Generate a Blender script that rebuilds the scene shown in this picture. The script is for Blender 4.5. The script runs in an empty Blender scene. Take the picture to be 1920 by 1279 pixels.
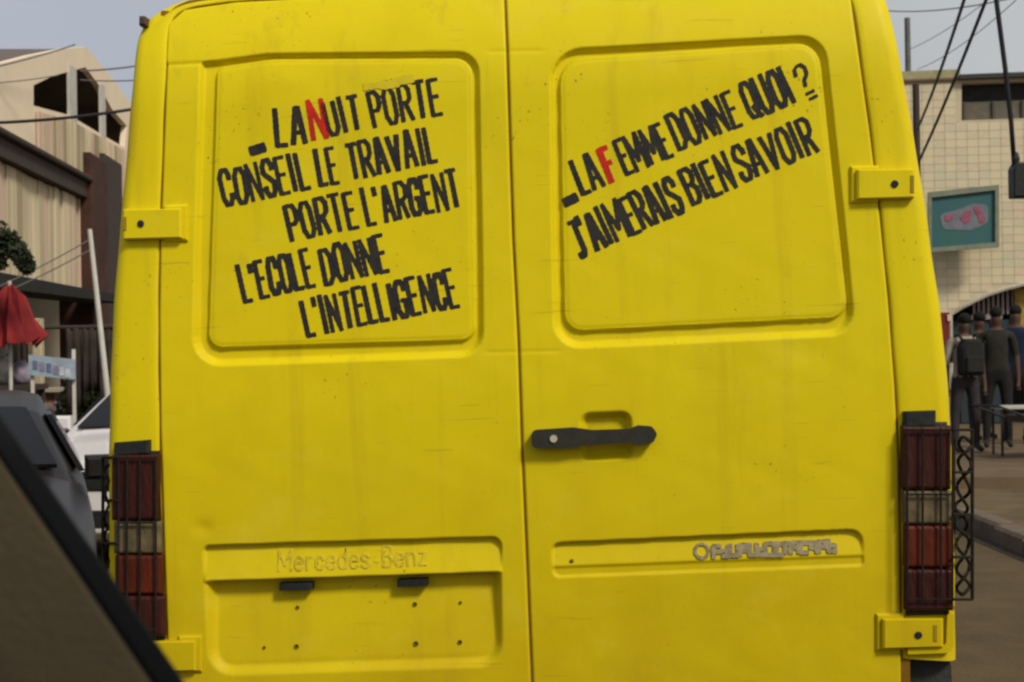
import bpy, bmesh, math, random
import numpy as np
from mathutils import Matrix, Vector
from mathutils.geometry import tessellate_polygon

random.seed(7)
rng = np.random.default_rng(7)
R = math.radians
scene = bpy.context.scene
COL = scene.collection

# ------------------------------------------------------------------ camera, sky, sun, exposure
EYE = Vector((0, 0, 1.6))
FPX = 2600.0                      # focal length in pixels of the 1920 wide photograph
cam_d = bpy.data.cameras.new('camera')
cam_d.sensor_width = 36
cam_d.lens = FPX / 1920 * 36
cam_d.clip_start = 0.05
cam_d.clip_end = 2000
cam = bpy.data.objects.new('camera', cam_d)
COL.objects.link(cam)
CAM_M = Matrix.Translation(EYE) @ Matrix.Rotation(R(90 + 0.23), 4, 'X') @ Matrix.Rotation(R(-0.9), 4, 'Z')
cam.matrix_world = CAM_M
cam_d.dof.use_dof = True
cam_d.dof.focus_distance = 3.2
cam_d.dof.aperture_fstop = 11
scene.camera = cam
scene.view_settings.view_transform = 'Standard'
scene.view_settings.look = 'None'
scene.view_settings.exposure = 0.0
scene.view_settings.gamma = 1
scene.view_settings.use_curve_mapping = False
try:
    scene.cycles.filter_width = 2.4
    scene.cycles.max_bounces = 6
    scene.cycles.use_denoising = True
except Exception:
    pass

SUN_EL, SUN_AZ = 42, 142           # azimuth from +Y clockwise: behind the camera, a little to the right
world = bpy.data.worlds.new('World')
scene.world = world
world.use_nodes = True
nt = world.node_tree
nt.nodes.clear()
sky = nt.nodes.new('ShaderNodeTexSky')
sky.sky_type = 'NISHITA'
sky.sun_disc = False
sky.sun_elevation = R(SUN_EL)
sky.sun_rotation = R(SUN_AZ)
sky.air_density = 1.0
sky.dust_density = 6.0
hs = nt.nodes.new('ShaderNodeHueSaturation')
hs.inputs['Saturation'].default_value = 0.35
hs.inputs['Value'].default_value = 1.0
bg = nt.nodes.new('ShaderNodeBackground')
bg.inputs['Strength'].default_value = 0.085
# thin, even cloud layer over the clear-sky model
mixc = nt.nodes.new('ShaderNodeMixRGB')
mixc.inputs['Fac'].default_value = 0.55
mixc.inputs['Color2'].default_value = (5.75, 6.05, 6.9, 1)
tc = nt.nodes.new('ShaderNodeTexCoord')
nz = nt.nodes.new('ShaderNodeTexNoise')
nz.inputs['Scale'].default_value = 2.2
nz.inputs['Detail'].default_value = 5
rm = nt.nodes.new('ShaderNodeMapRange')
rm.inputs['From Min'].default_value = 0.3
rm.inputs['From Max'].default_value = 0.7
rm.inputs['To Min'].default_value = 0.62
rm.inputs['To Max'].default_value = 0.92
outw = nt.nodes.new('ShaderNodeOutputWorld')
nt.links.new(tc.outputs['Generated'], nz.inputs['Vector'])
nt.links.new(nz.outputs['Fac'], rm.inputs['Value'])
nt.links.new(rm.outputs['Result'], mixc.inputs['Fac'])
sx = nt.nodes.new('ShaderNodeSeparateXYZ')
nt.links.new(tc.outputs['Generated'], sx.inputs['Vector'])
sr = nt.nodes.new('ShaderNodeMapRange')
sr.inputs['From Min'].default_value = -0.8
sr.inputs['From Max'].default_value = 0.8
nt.links.new(sx.outputs['X'], sr.inputs['Value'])
cl = nt.nodes.new('ShaderNodeMixRGB')
cl.inputs['Color1'].default_value = (5.0, 5.6, 7.2, 1)
cl.inputs['Color2'].default_value = (7.3, 7.4, 6.9, 1)
nt.links.new(sr.outputs['Result'], cl.inputs['Fac'])
nt.links.new(cl.outputs['Color'], mixc.inputs['Color2'])
nt.links.new(sky.outputs['Color'], hs.inputs['Color'])
nt.links.new(hs.outputs['Color'], mixc.inputs['Color1'])
nt.links.new(mixc.outputs['Color'], bg.inputs['Color'])
nt.links.new(bg.outputs['Background'], outw.inputs['Surface'])

sun_d = bpy.data.lights.new('sun', 'SUN')
sun_d.energy = 2.7
sun_d.angle = R(11)
sun_d.color = (1.0, 0.93, 0.80)
sun = bpy.data.objects.new('sun', sun_d)
COL.objects.link(sun)
az, el = R(SUN_AZ), R(SUN_EL)
sdir = Vector((math.sin(az) * math.cos(el), math.cos(az) * math.cos(el), math.sin(el)))
sun.rotation_euler = sdir.to_track_quat('Z', 'Y').to_euler()

# ------------------------------------------------------------------ helpers
CAM_R = np.array(CAM_M.to_3x3())
CAM_O = np.array(EYE)


def rays(px, py):
    px = np.asarray(px, float); py = np.asarray(py, float)
    d = np.stack([(px - 960) / FPX, (639.5 - py) / FPX, -np.ones_like(px)], -1)
    return d @ CAM_R.T


def P(px, py, Y):
    """world point seen at a photograph pixel, at distance Y down the street"""
    d = rays(px, py)
    t = Y / d[..., 1]
    return Vector(CAM_O + d * t)


class Frame:
    """a local frame (x along, y into the thing, z up) with pixel -> local lookup on its y = depth sheets"""
    def __init__(s, M):
        s.M = M
        Mi = np.array(M.inverted())
        s.o = Mi[:3, :3] @ CAM_O + Mi[:3, 3]
        s.R = Mi[:3, :3]

    def xz(s, px, py, depth=0.0):
        d = rays(px, py) @ s.R.T
        t = (depth - s.o[1]) / d[..., 1]
        return s.o[0] + d[..., 0] * t, s.o[2] + d[..., 2] * t

    def pts(s, poly, depth=0.0):
        return [tuple(float(v) for v in s.xz(x, y, depth)) for x, y in poly]


MATS = {}


def mat(name, color, rough=0.6, metal=0.0, noise=0.0, nscale=8.0, bump=0.0, bscale=60.0, color2=None, spec=0.22, coat=0.0,
        alpha=1.0, trans=0.0, stretch=(1, 1, 1), coords='Object'):
    if name in MATS:
        return MATS[name]
    m = bpy.data.materials.new(name)
    m.use_nodes = True
    n = m.node_tree
    b = n.nodes['Principled BSDF']
    b.inputs['Base Color'].default_value = (*color, 1)
    b.inputs['Roughness'].default_value = rough
    b.inputs['Metallic'].default_value = metal
    b.inputs['Specular IOR Level'].default_value = spec
    b.inputs['Coat Weight'].default_value = coat
    b.inputs['Transmission Weight'].default_value = trans
    t = n.nodes.new('ShaderNodeTexCoord')
    mp = n.nodes.new('ShaderNodeMapping')
    mp.inputs['Scale'].default_value = stretch
    n.links.new(t.outputs[coords], mp.inputs['Vector'])
    if noise > 0 or color2:
        z = n.nodes.new('ShaderNodeTexNoise')
        z.inputs['Scale'].default_value = nscale
        z.inputs['Detail'].default_value = 8
        z.inputs['Roughness'].default_value = 0.62
        n.links.new(mp.outputs['Vector'], z.inputs['Vector'])
        rp = n.nodes.new('ShaderNodeValToRGB')
        rp.color_ramp.elements[0].position = 0.33
        rp.color_ramp.elements[1].position = 0.68
        c2 = color2 or tuple(max(0, c * (1 - noise)) for c in color)
        rp.color_ramp.elements[0].color = (*c2, 1)
        rp.color_ramp.elements[1].color = (*color, 1)
        n.links.new(z.outputs['Fac'], rp.inputs['Fac'])
        n.links.new(rp.outputs['Color'], b.inputs['Base Color'])
    if bump > 0:
        z2 = n.nodes.new('ShaderNodeTexNoise')
        z2.inputs['Scale'].default_value = bscale
        z2.inputs['Detail'].default_value = 6
        n.links.new(mp.outputs['Vector'], z2.inputs['Vector'])
        bp = n.nodes.new('ShaderNodeBump')
        bp.inputs['Strength'].default_value = bump
        bp.inputs['Distance'].default_value = 0.01
        n.links.new(z2.outputs['Fac'], bp.inputs['Height'])
        n.links.new(bp.outputs['Normal'], b.inputs['Normal'])
    MATS[name] = m
    return m


def yellow_paint():
    m = bpy.data.materials.new('yellow_paint')
    m.use_nodes = True
    n = m.node_tree; L = n.links
    b = n.nodes['Principled BSDF']
    b.inputs['Roughness'].default_value = 0.42
    b.inputs['Specular IOR Level'].default_value = 0.14
    t = n.nodes.new('ShaderNodeTexCoord')

    def noise(scale, det, st=(1, 1, 1), rough=0.6):
        mp = n.nodes.new('ShaderNodeMapping'); mp.inputs['Scale'].default_value = st
        L.new(t.outputs['Object'], mp.inputs['Vector'])
        z = n.nodes.new('ShaderNodeTexNoise'); z.inputs['Scale'].default_value = scale; z.inputs['Detail'].default_value = det
        z.inputs['Roughness'].default_value = rough
        L.new(mp.outputs['Vector'], z.inputs['Vector'])
        return z.outputs['Fac']

    def ramp(fac, p0, p1, a=0.0, c=1.0):
        r = n.nodes.new('ShaderNodeMapRange')
        r.inputs['From Min'].default_value = p0; r.inputs['From Max'].default_value = p1
        r.inputs['To Min'].default_value = a; r.inputs['To Max'].default_value = c
        L.new(fac, r.inputs['Value'])
        return r.outputs['Result']

    def mix(f, a, c):
        x = n.nodes.new('ShaderNodeMixRGB')
        for k, v in (('Fac', f), ('Color1', a), ('Color2', c)):
            if isinstance(v, tuple): x.inputs[k].default_value = (*v, 1)
            elif isinstance(v, float): x.inputs[k].default_value = v
            else: L.new(v, x.inputs[k])
        return x.outputs['Color']
    c = mix(ramp(noise(1.6, 4), 0.35, 0.65), (0.70, 0.545, 0.0030), (0.665, 0.545, 0.0035))
    c = mix(ramp(noise(5, 7, (1, 1, 0.35)), 0.52, 0.72, 0, 0.35), c, (0.54, 0.40, 0.004))      # brushed-on unevenness
    c = mix(ramp(noise(9, 9, (1, 1, 1), 0.7), 0.60, 0.74, 0, 0.28), c, (0.34, 0.25, 0.02))    # grime blotches
    # shade near the ground, painted into the colour of the lower doors
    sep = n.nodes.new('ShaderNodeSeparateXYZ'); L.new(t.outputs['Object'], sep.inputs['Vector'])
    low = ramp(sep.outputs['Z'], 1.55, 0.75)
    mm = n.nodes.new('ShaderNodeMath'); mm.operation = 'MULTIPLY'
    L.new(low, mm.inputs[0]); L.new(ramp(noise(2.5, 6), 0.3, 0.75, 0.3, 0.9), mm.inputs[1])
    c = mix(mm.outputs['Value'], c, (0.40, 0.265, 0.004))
    # rain streaks, rubbed patches, hairline scratches and small rust chips
    c = mix(ramp(noise(14, 5, (1, 1, 0.06)), 0.56, 0.70, 0, 0.30), c, (0.42, 0.30, 0.010))
    c = mix(ramp(noise(2.2, 10, (1, 1, 1.6), 0.75), 0.54, 0.66, 0, 0.22), c, (0.70, 0.56, 0.06))
    c = mix(ramp(noise(3.5, 3, (1, 1, 26)), 0.665, 0.69, 0, 0.35), c, (0.34, 0.22, 0.02))
    m1 = ramp(noise(95, 3), 0.66, 0.70, 0, 1.0); m2 = ramp(noise(4, 4), 0.50, 0.62, 0, 0.75)
    mc = n.nodes.new('ShaderNodeMath'); mc.operation = 'MULTIPLY'; L.new(m1, mc.inputs[0]); L.new(m2, mc.inputs[1])
    c = mix(mc.outputs['Value'], c, (0.16, 0.07, 0.015))
    L.new(c, b.inputs['Base Color'])
    L.new(ramp(noise(7, 6), 0.35, 0.7, 0.45, 0.65), b.inputs['Roughness'])
    bp = n.nodes.new('ShaderNodeBump'); bp.inputs['Strength'].default_value = 0.25; bp.inputs['Distance'].default_value = 0.002
    L.new(noise(55, 4, (1, 1, 0.4)), bp.inputs['Height'])
    L.new(bp.outputs['Normal'], b.inputs['Normal'])
    MATS['yellow'] = m
    return m


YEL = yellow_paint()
BLACKPAINT = mat('black_lettering_paint', (0.014, 0.014, 0.020), 0.7, noise=0.0, color2=(0.035, 0.030, 0.022), nscale=45, spec=.2)
REDPAINT = mat('red_lettering_paint', (0.62, 0.022, 0.012), 0.5, noise=0.35, nscale=40)
GAPMAT = mat('door_gap_dark', (0.24, 0.12, 0.008), 0.9, noise=0.4)
BLACKPL = mat('black_plastic', (0.022, 0.024, 0.022), 0.5, noise=0.4, nscale=30, bump=0.2)
GREYPL = mat('grey_bumper_plastic', (0.045, 0.045, 0.042), 0.75, noise=0.4, nscale=12, bump=0.3)
LENSRED = mat('tail_lens_dark_red', (0.050, 0.010, 0.007), 0.5, noise=0.35, nscale=30, bump=.5, bscale=90, stretch=(1, 1, .2))
LENSORANGE = mat('tail_lens_orange_red', (0.115, 0.018, 0.005), 0.5, noise=0.5, nscale=30, bump=.5, bscale=90, stretch=(1, 1, .2))
LENSCLEAR = mat('reverse_lens', (0.17, 0.13, 0.07), 0.35, noise=0.6, nscale=35)
WIREBLK = mat('rusty_guard_wire', (0.009, 0.008, 0.007), 0.85, noise=0.4, nscale=60, color2=(0.022, 0.017, 0.011), spec=.15)
RUBBER = mat('tyre_rubber', (0.02, 0.02, 0.02), 0.85, noise=0.3)
STEEL = mat('steel_rim', (0.35, 0.35, 0.36), 0.4, 0.7, noise=0.3)
SILVER = mat('chrome', (0.6, 0.6, 0.6), 0.25, 0.9)


def link(o, parent=None):
    COL.objects.link(o)
    if parent is not None:
        o.parent = parent
    return o


def mesh(name, verts, faces, m, parent=None, smooth=False, recalc=True):
    me = bpy.data.meshes.new(name)
    me.from_pydata([tuple(v) for v in verts], [], [tuple(f) for f in faces])
    if recalc:
        bm = bmesh.new(); bm.from_mesh(me)
        bmesh.ops.recalc_face_normals(bm, faces=bm.faces)
        bm.to_mesh(me); bm.free()
    if isinstance(m, (list, tuple)):
        for x in m: me.materials.append(x)
    else:
        me.materials.append(m)
    if smooth:
        me.shade_smooth()
    me.update()
    return link(bpy.data.objects.new(name, me), parent)


def grid_mesh(name, V, m, parent=None, smooth=True, flip=False):
    """V: (rows, cols, 3) array"""
    r, c = V.shape[:2]
    idx = np.arange(r * c).reshape(r, c)
    q = np.stack([idx[:-1, :-1], idx[:-1, 1:], idx[1:, 1:], idx[1:, :-1]], -1).reshape(-1, 4)
    if flip: q = q[:, ::-1]
    return quads_mesh(name, V.reshape(-1, 3), q, m, parent, smooth)


def quads_mesh(name, V, q, m, parent=None, smooth=True):
    me = bpy.data.meshes.new(name)
    me.vertices.add(len(V)); me.vertices.foreach_set('co', np.ascontiguousarray(V, dtype=np.float32).ravel())
    me.loops.add(q.size); me.loops.foreach_set('vertex_index', np.ascontiguousarray(q, dtype=np.int32).ravel())
    me.polygons.add(len(q)); me.polygons.foreach_set('loop_start', np.arange(0, q.size, 4, dtype=np.int32))
    me.update(calc_edges=True)
    me.materials.append(m)
    if smooth: me.shade_smooth()
    me.validate()
    return link(bpy.data.objects.new(name, me), parent)


def tag(o, label=None, cat=None, group=None, kind=None):
    if label: o['label'] = label
    if cat: o['category'] = cat
    if group: o['group'] = group
    if kind: o['kind'] = kind
    return o


def empty(name, M, label=None, cat=None, group=None, parent=None):
    o = bpy.data.objects.new(name, None)
    o.empty_display_size = 0.2
    link(o, parent)
    o.matrix_world = M
    return tag(o, label, cat, group)


def prism(loops, y0, y1):
    """loops: [outer, hole, ...] of (x, z); a solid from y0 (front) to y1"""
    verts, faces = [], []
    tess = tessellate_polygon([[Vector((x, z, 0)) for x, z in lp] for lp in loops])
    flat = [p for lp in loops for p in lp]
    n = len(flat)
    verts = [(x, y0, z) for x, z in flat] + [(x, y1, z) for x, z in flat]
    for t in tess:
        faces.append(tuple(t)); faces.append(tuple(i + n for i in reversed(t)))
    k = 0
    for lp in loops:
        m = len(lp)
        for i in range(m):
            a, b = k + i, k + (i + 1) % m
            faces.append((a, b, b + n, a + n))
        k += m
    return verts, faces


def joined(*parts):
    V, F = [], []
    for v, f in parts:
        k = len(V)
        V += list(v); F += [tuple(i + k for i in x) for x in f]
    return V, F


def box(x0, x1, y0, y1, z0, z1):
    v = [(x, y, z) for x in (x0, x1) for y in (y0, y1) for z in (z0, z1)]
    return v, [(0, 1, 3, 2), (4, 6, 7, 5), (0, 4, 5, 1), (2, 3, 7, 6), (0, 2, 6, 4), (1, 5, 7, 3)]


def bevbox(x0, x1, y0, y1, z0, z1, b):
    """box whose front (y0) face is chamfered all round"""
    v = [(x0, y1, z0), (x1, y1, z0), (x1, y1, z1), (x0, y1, z1),
         (x0, y0 + b, z0), (x1, y0 + b, z0), (x1, y0 + b, z1), (x0, y0 + b, z1),
         (x0 + b, y0, z0 + b), (x1 - b, y0, z0 + b), (x1 - b, y0, z1 - b), (x0 + b, y0, z1 - b)]
    f = [(0, 3, 2, 1), (8, 9, 10, 11)]
    for i in range(4):
        j = (i + 1) % 4
        f += [(i, j, j + 4, i + 4), (i + 4, j + 4, j + 8, i + 8)]
    return v, f


def plate(poly, y0, y1, b):
    """convex outline (x, z) with a chamfered front"""
    c = np.mean(np.array(poly), 0)
    n = len(poly)
    V = [(x, y1, z) for x, z in poly] + [(x, y0 + b, z) for x, z in poly]
    for x, z in poly:
        d = np.array((c[0] - x, c[1] - z)); L = np.linalg.norm(d)
        k = min(1.4 * b / max(L, 1e-6), 0.6)
        V.append((x + d[0] * k, y0, z + d[1] * k))
    F = [tuple(range(n - 1, -1, -1)), tuple(range(2 * n, 3 * n))]
    for i in range(n):
        j = (i + 1) % n
        F += [(i, j, j + n, i + n), (i + n, j + n, j + 2 * n, i + 2 * n)]
    return V, F


def rounded(poly, rad, seg=6):
    """round the corners of a polygon; rad one number or one per corner"""
    n = len(poly)
    rad = [rad] * n if not isinstance(rad, (list, tuple)) else rad
    out = []
    for i in range(n):
        a, p, c = np.array(poly[i - 1], float), np.array(poly[i], float), np.array(poly[(i + 1) % n], float)
        u = (a - p) / np.linalg.norm(a - p); w = (c - p) / np.linalg.norm(c - p)
        r = rad[i]
        if r <= 0:
            out.append(tuple(p)); continue
        ang = math.acos(max(-1, min(1, float(u @ w))))
        t = r / math.tan(ang / 2)
        s, e = p + u * t, p + w * t
        ctr = p + (u + w) / np.linalg.norm(u + w) * (r / math.sin(ang / 2))
        a0 = math.atan2(*(s - ctr)[::-1]); a1 = math.atan2(*(e - ctr)[::-1])
        da = (a1 - a0 + math.pi) % (2 * math.pi) - math.pi
        for k in range(seg + 1):
            q = a0 + da * k / seg
            out.append((ctr[0] + r * math.cos(q), ctr[1] + r * math.sin(q)))
    return out


def tube(path, r, n=8, closed=False):
    pts = [Vector(p) for p in path]
    V, F = [], []
    m = len(pts)
    rr = r if isinstance(r, (list, tuple)) else [r] * m
    up = Vector((0.13, 0.21, 0.97)).normalized()
    for i, p in enumerate(pts):
        d = (pts[(i + 1) % m] if closed else pts[min(i + 1, m - 1)]) - (pts[i - 1] if (closed or i > 0) else pts[0])
        d.normalize()
        a = d.cross(up)
        if a.length < 0.1: a = d.cross(Vector((1, 0, 0)))
        a.normalize(); b = d.cross(a)
        for k in range(n):
            q = 2 * math.pi * k / n
            V.append(tuple(p + a * (rr[i] * math.cos(q)) + b * (rr[i] * math.sin(q))))
    for i in range(m if closed else m - 1):
        j = (i + 1) % m
        for k in range(n):
            F.append((i * n + k, i * n + (k + 1) % n, j * n + (k + 1) % n, j * n + k))
    if not closed:
        F.append(tuple(range(n))[::-1]); F.append(tuple((m - 1) * n + k for k in range(n)))
    return V, F


def lathe(prof, n=24, axis='z', c=(0, 0, 0)):
    """prof: [(radius, along)], revolved about the axis"""
    V, F = [], []
    for r_, h in prof:
        for k in range(n):
            q = 2 * math.pi * k / n
            a, b = r_ * math.cos(q), r_ * math.sin(q)
            v = {'z': (a, b, h), 'x': (h, a, b), 'y': (a, h, b)}[axis]
            V.append((v[0] + c[0], v[1] + c[1], v[2] + c[2]))
    m = len(prof)
    for i in range(m - 1):
        for k in range(n):
            F.append((i * n + k, i * n + (k + 1) % n, (i + 1) * n + (k + 1) % n, (i + 1) * n + k))
    F.append(tuple(range(n))[::-1]); F.append(tuple((m - 1) * n + k for k in range(n)))
    return V, F


# ------------------------------------------------------------------ setting: ground, road, pavement
DIRT = mat('dusty_ground', (0.13, 0.09, 0.055), 0.95, noise=0.4, nscale=1.5, bump=0.6, bscale=9)
ASPH = mat('worn_asphalt', (0.105, 0.072, 0.032), 0.9, color2=(0.070, 0.050, 0.024), nscale=2.2, bump=0.7, bscale=40)
PAVE = mat('dusty_concrete', (0.140, 0.098, 0.048), 0.92, color2=(0.080, 0.058, 0.030), nscale=2.5, bump=0.5, bscale=20)
KERBM = mat('kerb_concrete', (0.17, 0.13, 0.09), 0.9, color2=(0.09, 0.07, 0.05), nscale=5, bump=0.5)


def sheet(name, pts, z, m):
    return tag(mesh(name, [(x, y, z) for x, y in pts], [tuple(range(len(pts)))], m, recalc=False), kind='structure')


def wavy_ground():
    n = 90
    xs = np.sign(np.linspace(-1, 1, n)) * np.abs(np.linspace(-1, 1, n)) ** 2.4 * 600
    X, Y = np.meshgrid(xs, xs)
    V = np.stack([X, Y, np.zeros_like(X)], -1)
    o = grid_mesh('ground', V, DIRT)
    return tag(o, kind='structure')


wavy_ground()
sheet('road', [(-4.6, -60), (3.9, -60), (3.9, 200), (-4.6, 200)], 0.006, ASPH)
sheet('gutter', [(3.60, -20), (3.82, -20), (3.82, 9.5), (3.88, 13.5), (3.95, 60), (3.66, 60)], 0.011, mat('dark_gutter', (0.045, 0.034, 0.024), .8, noise=.5, nscale=2))
# raised pavement on the right with its kerb stones, and a second low step further in
KERB = [(4.0, 60), (3.95, 20), (3.9, 13.5), (3.85, 11.5), (3.82, 9.5), (3.8, 0), (3.8, -20)]
mesh_pts = KERB + [(26, -20), (26, 60)]
v, f = prism([mesh_pts], 0, 1)
tag(mesh('pavement', [(x, z, 0.0 if y > 0.5 else 0.13) for x, y, z in v], f, PAVE), kind='structure')


def kerb_stones():
    pts = [Vector((x, y, 0)) for x, y in KERB]
    root = empty('kerb', Matrix.Translation(pts[3]), 'worn concrete kerb stones edging the dusty pavement on the right', 'kerb')
    k = 0
    for a, b in zip(pts[:-1], pts[1:]):
        L = (b - a).length
        n = max(1, round(L / 0.8))
        if a.y > 30 or b.y < -5: n = 14
        t = (b - a).normalized(); nn = Vector((t.y, -t.x, 0))
        for i in range(n):
            p, q = a + (b - a) * (i / n + 0.012 / L), a + (b - a) * ((i + 1) / n - 0.012 / L)
            h = 0.15 + random.uniform(-.012, .012); o = random.uniform(-.012, .012)
            V = []
            for s in (p, q):
                for off, z in ((0.10 + o, 0), (0.10 + o, h - 0.025), (0.075 + o, h), (-0.07, h), (-0.07, 0)):
                    V.append(s + nn * off + Vector((0, 0, z)) - pts[3])
            F = [(i_, (i_ + 1) % 5, (i_ + 1) % 5 + 5, i_ + 5) for i_ in range(5)] + [(4, 3, 2, 1, 0), (5, 6, 7, 8, 9)]
            mesh('kerb_stone', V, F, KERBM, root)
            k += 1


kerb_stones()
v, f = prism([[(4.25, 13.7), (9, 13.3), (25, 12.8), (25, 50), (4.25, 50)]], 0, 1)
tag(mesh('forecourt', [(x, z, 0.10 if y > 0.5 else 0.24) for x, y, z in v], f,
         mat('forecourt_screed', (0.15, 0.105, 0.055), 0.92, color2=(0.10, 0.07, 0.045), nscale=3, bump=0.4)), kind='structure')
v, f = prism([[(-4.7, -60), (-4.7, 200), (-14, 200), (-14, -60)]], 0, 1)
tag(mesh('pavement', [(x, z, 0.0 if y > 0.5 else 0.12) for x, y, z in v], f, PAVE), kind='structure')

# ------------------------------------------------------------------ THE VAN
MM = 3.2 / FPX                      # metres per photograph pixel on the rear of the van
face_c = P(975, 650, 3.2)
VAN_R = Matrix.Rotation(R(-4.0), 4, 'Z') @ Matrix.Rotation(R(-1.35), 4, 'Y')
VAN_M = Matrix.Translation(face_c) @ VAN_R @ Matrix.Translation((0, 0, -1.6))
van = empty('delivery_van', VAN_M, 'yellow panel van seen from behind, doors painted with black French lettering', 'van')
VF = Frame(VAN_M)


def base_depth(w):
    w = np.asarray(w, float)
    a = np.clip(w - 1.45, 0, None)
    b = np.clip(w - 2.18, 0, None)
    return 0.014 * a * a / (a + 0.15) + 0.9 * b * b


def on_van(px, py):
    px = np.asarray(px, float); py = np.asarray(py, float)
    d = rays(px, py) @ VF.R.T
    dep = np.zeros_like(px)
    for _ in range(4):
        t = (dep - VF.o[1]) / d[..., 1]
        w = VF.o[2] + d[..., 2] * t
        dep = base_depth(w)
    t = (dep - VF.o[1]) / d[..., 1]
    return VF.o[0] + d[..., 0] * t, dep, VF.o[2] + d[..., 2] * t


def sdf(poly, X, Y):
    """signed distance to a polygon (negative inside), pixels"""
    p = np.array(poly, float)
    best = np.full(X.shape, 1e18); ins = np.zeros(X.shape, bool)
    for i in range(len(p)):
        a, b = p[i - 1], p[i]
        e = b - a
        wx, wy = X - a[0], Y - a[1]
        h = np.clip((wx * e[0] + wy * e[1]) / max(e @ e, 1e-9), 0, 1)
        best = np.minimum(best, (wx - e[0] * h) ** 2 + (wy - e[1] * h) ** 2)
        c = (a[1] > Y) != (b[1] > Y)
        with np.errstate(divide='ignore', invalid='ignore'):
            xi = (b[0] - a[0]) * (Y - a[1]) / (b[1] - a[1]) + a[0]
        ins ^= c & (X < xi)
    d = np.sqrt(best)
    return np.where(ins, -d, d)


def sm(x, w):
    t = np.clip(x / w, 0, 1)
    return t * t * (3 - 2 * t)


WIN_OUT = [rounded([(374, 116), (500, 99), (899, 95), (910, 670), (357, 690)], [8, 60, 42, 48, 55]),
           rounded([(1030, 92), (1548, 63), (1608, 630), (1036, 657)], [62, 52, 48, 52])]
WIN_IN = [rounded([(403, 124), (510, 108), (886, 106), (893, 640), (386, 656)], [18, 60, 34, 30, 28]),
          rounded([(1046, 108), (1536, 76), (1594, 598), (1056, 625)], [52, 44, 36, 36])]
PLATE_REC = rounded([(380, 1022), (941, 1005), (946, 1252), (388, 1270)], [12, 20, 48, 50])
STRIP_REC = rounded([(1034, 1017), (1618, 991), (1621, 1062), (1036, 1084)], [16, 26, 8, 14])
HAND_REC = rounded([(1084, 772), (1186, 768), (1190, 862), (1088, 868)], [22, 22, 16, 16])
DENTS = [(640, 160, 60, 30, .0018), (1500, 655, 60, 30, .0020), (1040, 590, 25, 25, .0015), (860, 800, 120, 70, .0013),
         (470, 900, 90, 120, .0015), (1440, 880, 120, 80, .0016), (1200, 1180, 160, 60, .002), (620, 720, 140, 40, .0012),
         (380, 990, 18, 14, .003), (1330, 700, 60, 40, .0012), (1560, 250, 30, 120, .0012), (520, 150, 70, 22, -.0016),
         (1100, 1165, 60, 40, -.001), (700, 930, 40, 30, .0012)]


def line_y(x, x0, y0, x1, y1):
    return y0 + (y1 - y0) * (x - x0) / (x1 - x0)


def relief(X, Y):
    X = np.asarray(X, float); Y = np.asarray(Y, float)
    r = np.zeros(X.shape)
    for k in range(2):
        so, si = sdf(WIN_OUT[k], X, Y), sdf(WIN_IN[k], X, Y)
        r += 0.017 * sm(-so, 8 + 7 * sm(Y - 430, 200))
        r -= 0.0115 * sm(-si, 4)
        r += 0.0015 * np.exp(-((si + 7) / 3.0) ** 2)
    # number plate recess with its overhanging shelf
    s = sdf(PLATE_REC, X, Y)
    yt, ys = line_y(X, 385, 1023, 940, 1008), line_y(X, 385, 1092, 945, 1074)
    shelf = 0.018 + (-0.005 - 0.018) * np.clip((Y - yt) / (ys - yt), 0, 1)
    lower = 0.036 - 0.020 * np.clip((Y - ys) / 150, 0, 1)
    b_ = sm(Y - ys + 3.5, 7)
    r += (1 - b_) * shelf * sm(-s, 4) + b_ * lower * sm(-s, 20)
    # long recess of the other door
    s = sdf(STRIP_REC, X, Y)
    yt, ys = line_y(X, 1040, 1016, 1610, 993), line_y(X, 1040, 1064, 1610, 1043)
    shelf = 0.016 - 0.0155 * np.clip((Y - yt) / (ys - yt), 0, 1)
    b_ = sm(Y - ys + 3.5, 7)
    r += ((1 - b_) * shelf + b_ * 0.0055) * sm(-s, 4)
    s = sdf(HAND_REC, X, Y)
    r += 0.024 * sm(-s, 16)
    for cx, cy, a, b, d in DENTS:
        r += d * np.exp(-((X - cx) / a) ** 2 - ((Y - cy) / b) ** 2)
    # pressed creases
    r += 0.0014 * np.exp(-((Y - 96 + 0.02 * (X - 960)) / 3) ** 2) * (sm(X - 905, 20) * sm(1030 - X, 20))
    r += 0.0010 * np.exp(-((Y - 660 + 0.02 * (X - 960)) / 3) ** 2) * (sm(X - 900, 20) * sm(1060 - X, 20))
    r += 0.0035 * np.exp(-((Y - line_y(X, 310, 122, 400, 117)) / 3.2) ** 2) * (sm(410 - X, 20))
    # hand-beaten sheet metal
    r += 0.0007 * np.sin(X / 61 + 1.3 * np.sin(Y / 97)) * np.sin(Y / 73 + np.sin(X / 83))
    r += 0.0003 * np.sin(X / 23 + 2 * np.sin(Y / 31)) * np.sin(Y / 29)
    return r


def van_point(px, py, off=0.0):
    u, d, w = on_van(px, py)
    return np.stack([u, d + relief(px, py) + off, w], -1)


LSEAM = np.array([(-60, 322), (60, 313), (125, 310), (300, 303), (470, 297.5), (600, 296), (800, 298), (1000, 304), (1200, 311), (1420, 318)], float)
RSEAM = np.array([(-90, 1578), (0, 1599), (100, 1613), (250, 1634), (400, 1652), (560, 1668), (720, 1680), (850, 1687), (1000, 1690), (1420, 1694)], float)
CSEAM = np.array([(-60, 945), (0, 947), (100, 951), (300, 957), (450, 962), (640, 972), (820, 978), (960, 984), (1100, 990), (1420, 1003)], float)
TOPL = np.array([(300, 70), (318, 40), (345, 16), (440, 2), (700, -12), (960, -22), (1300, -40), (1500, -50), (1560, -44), (1600, -20)], float)


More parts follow.
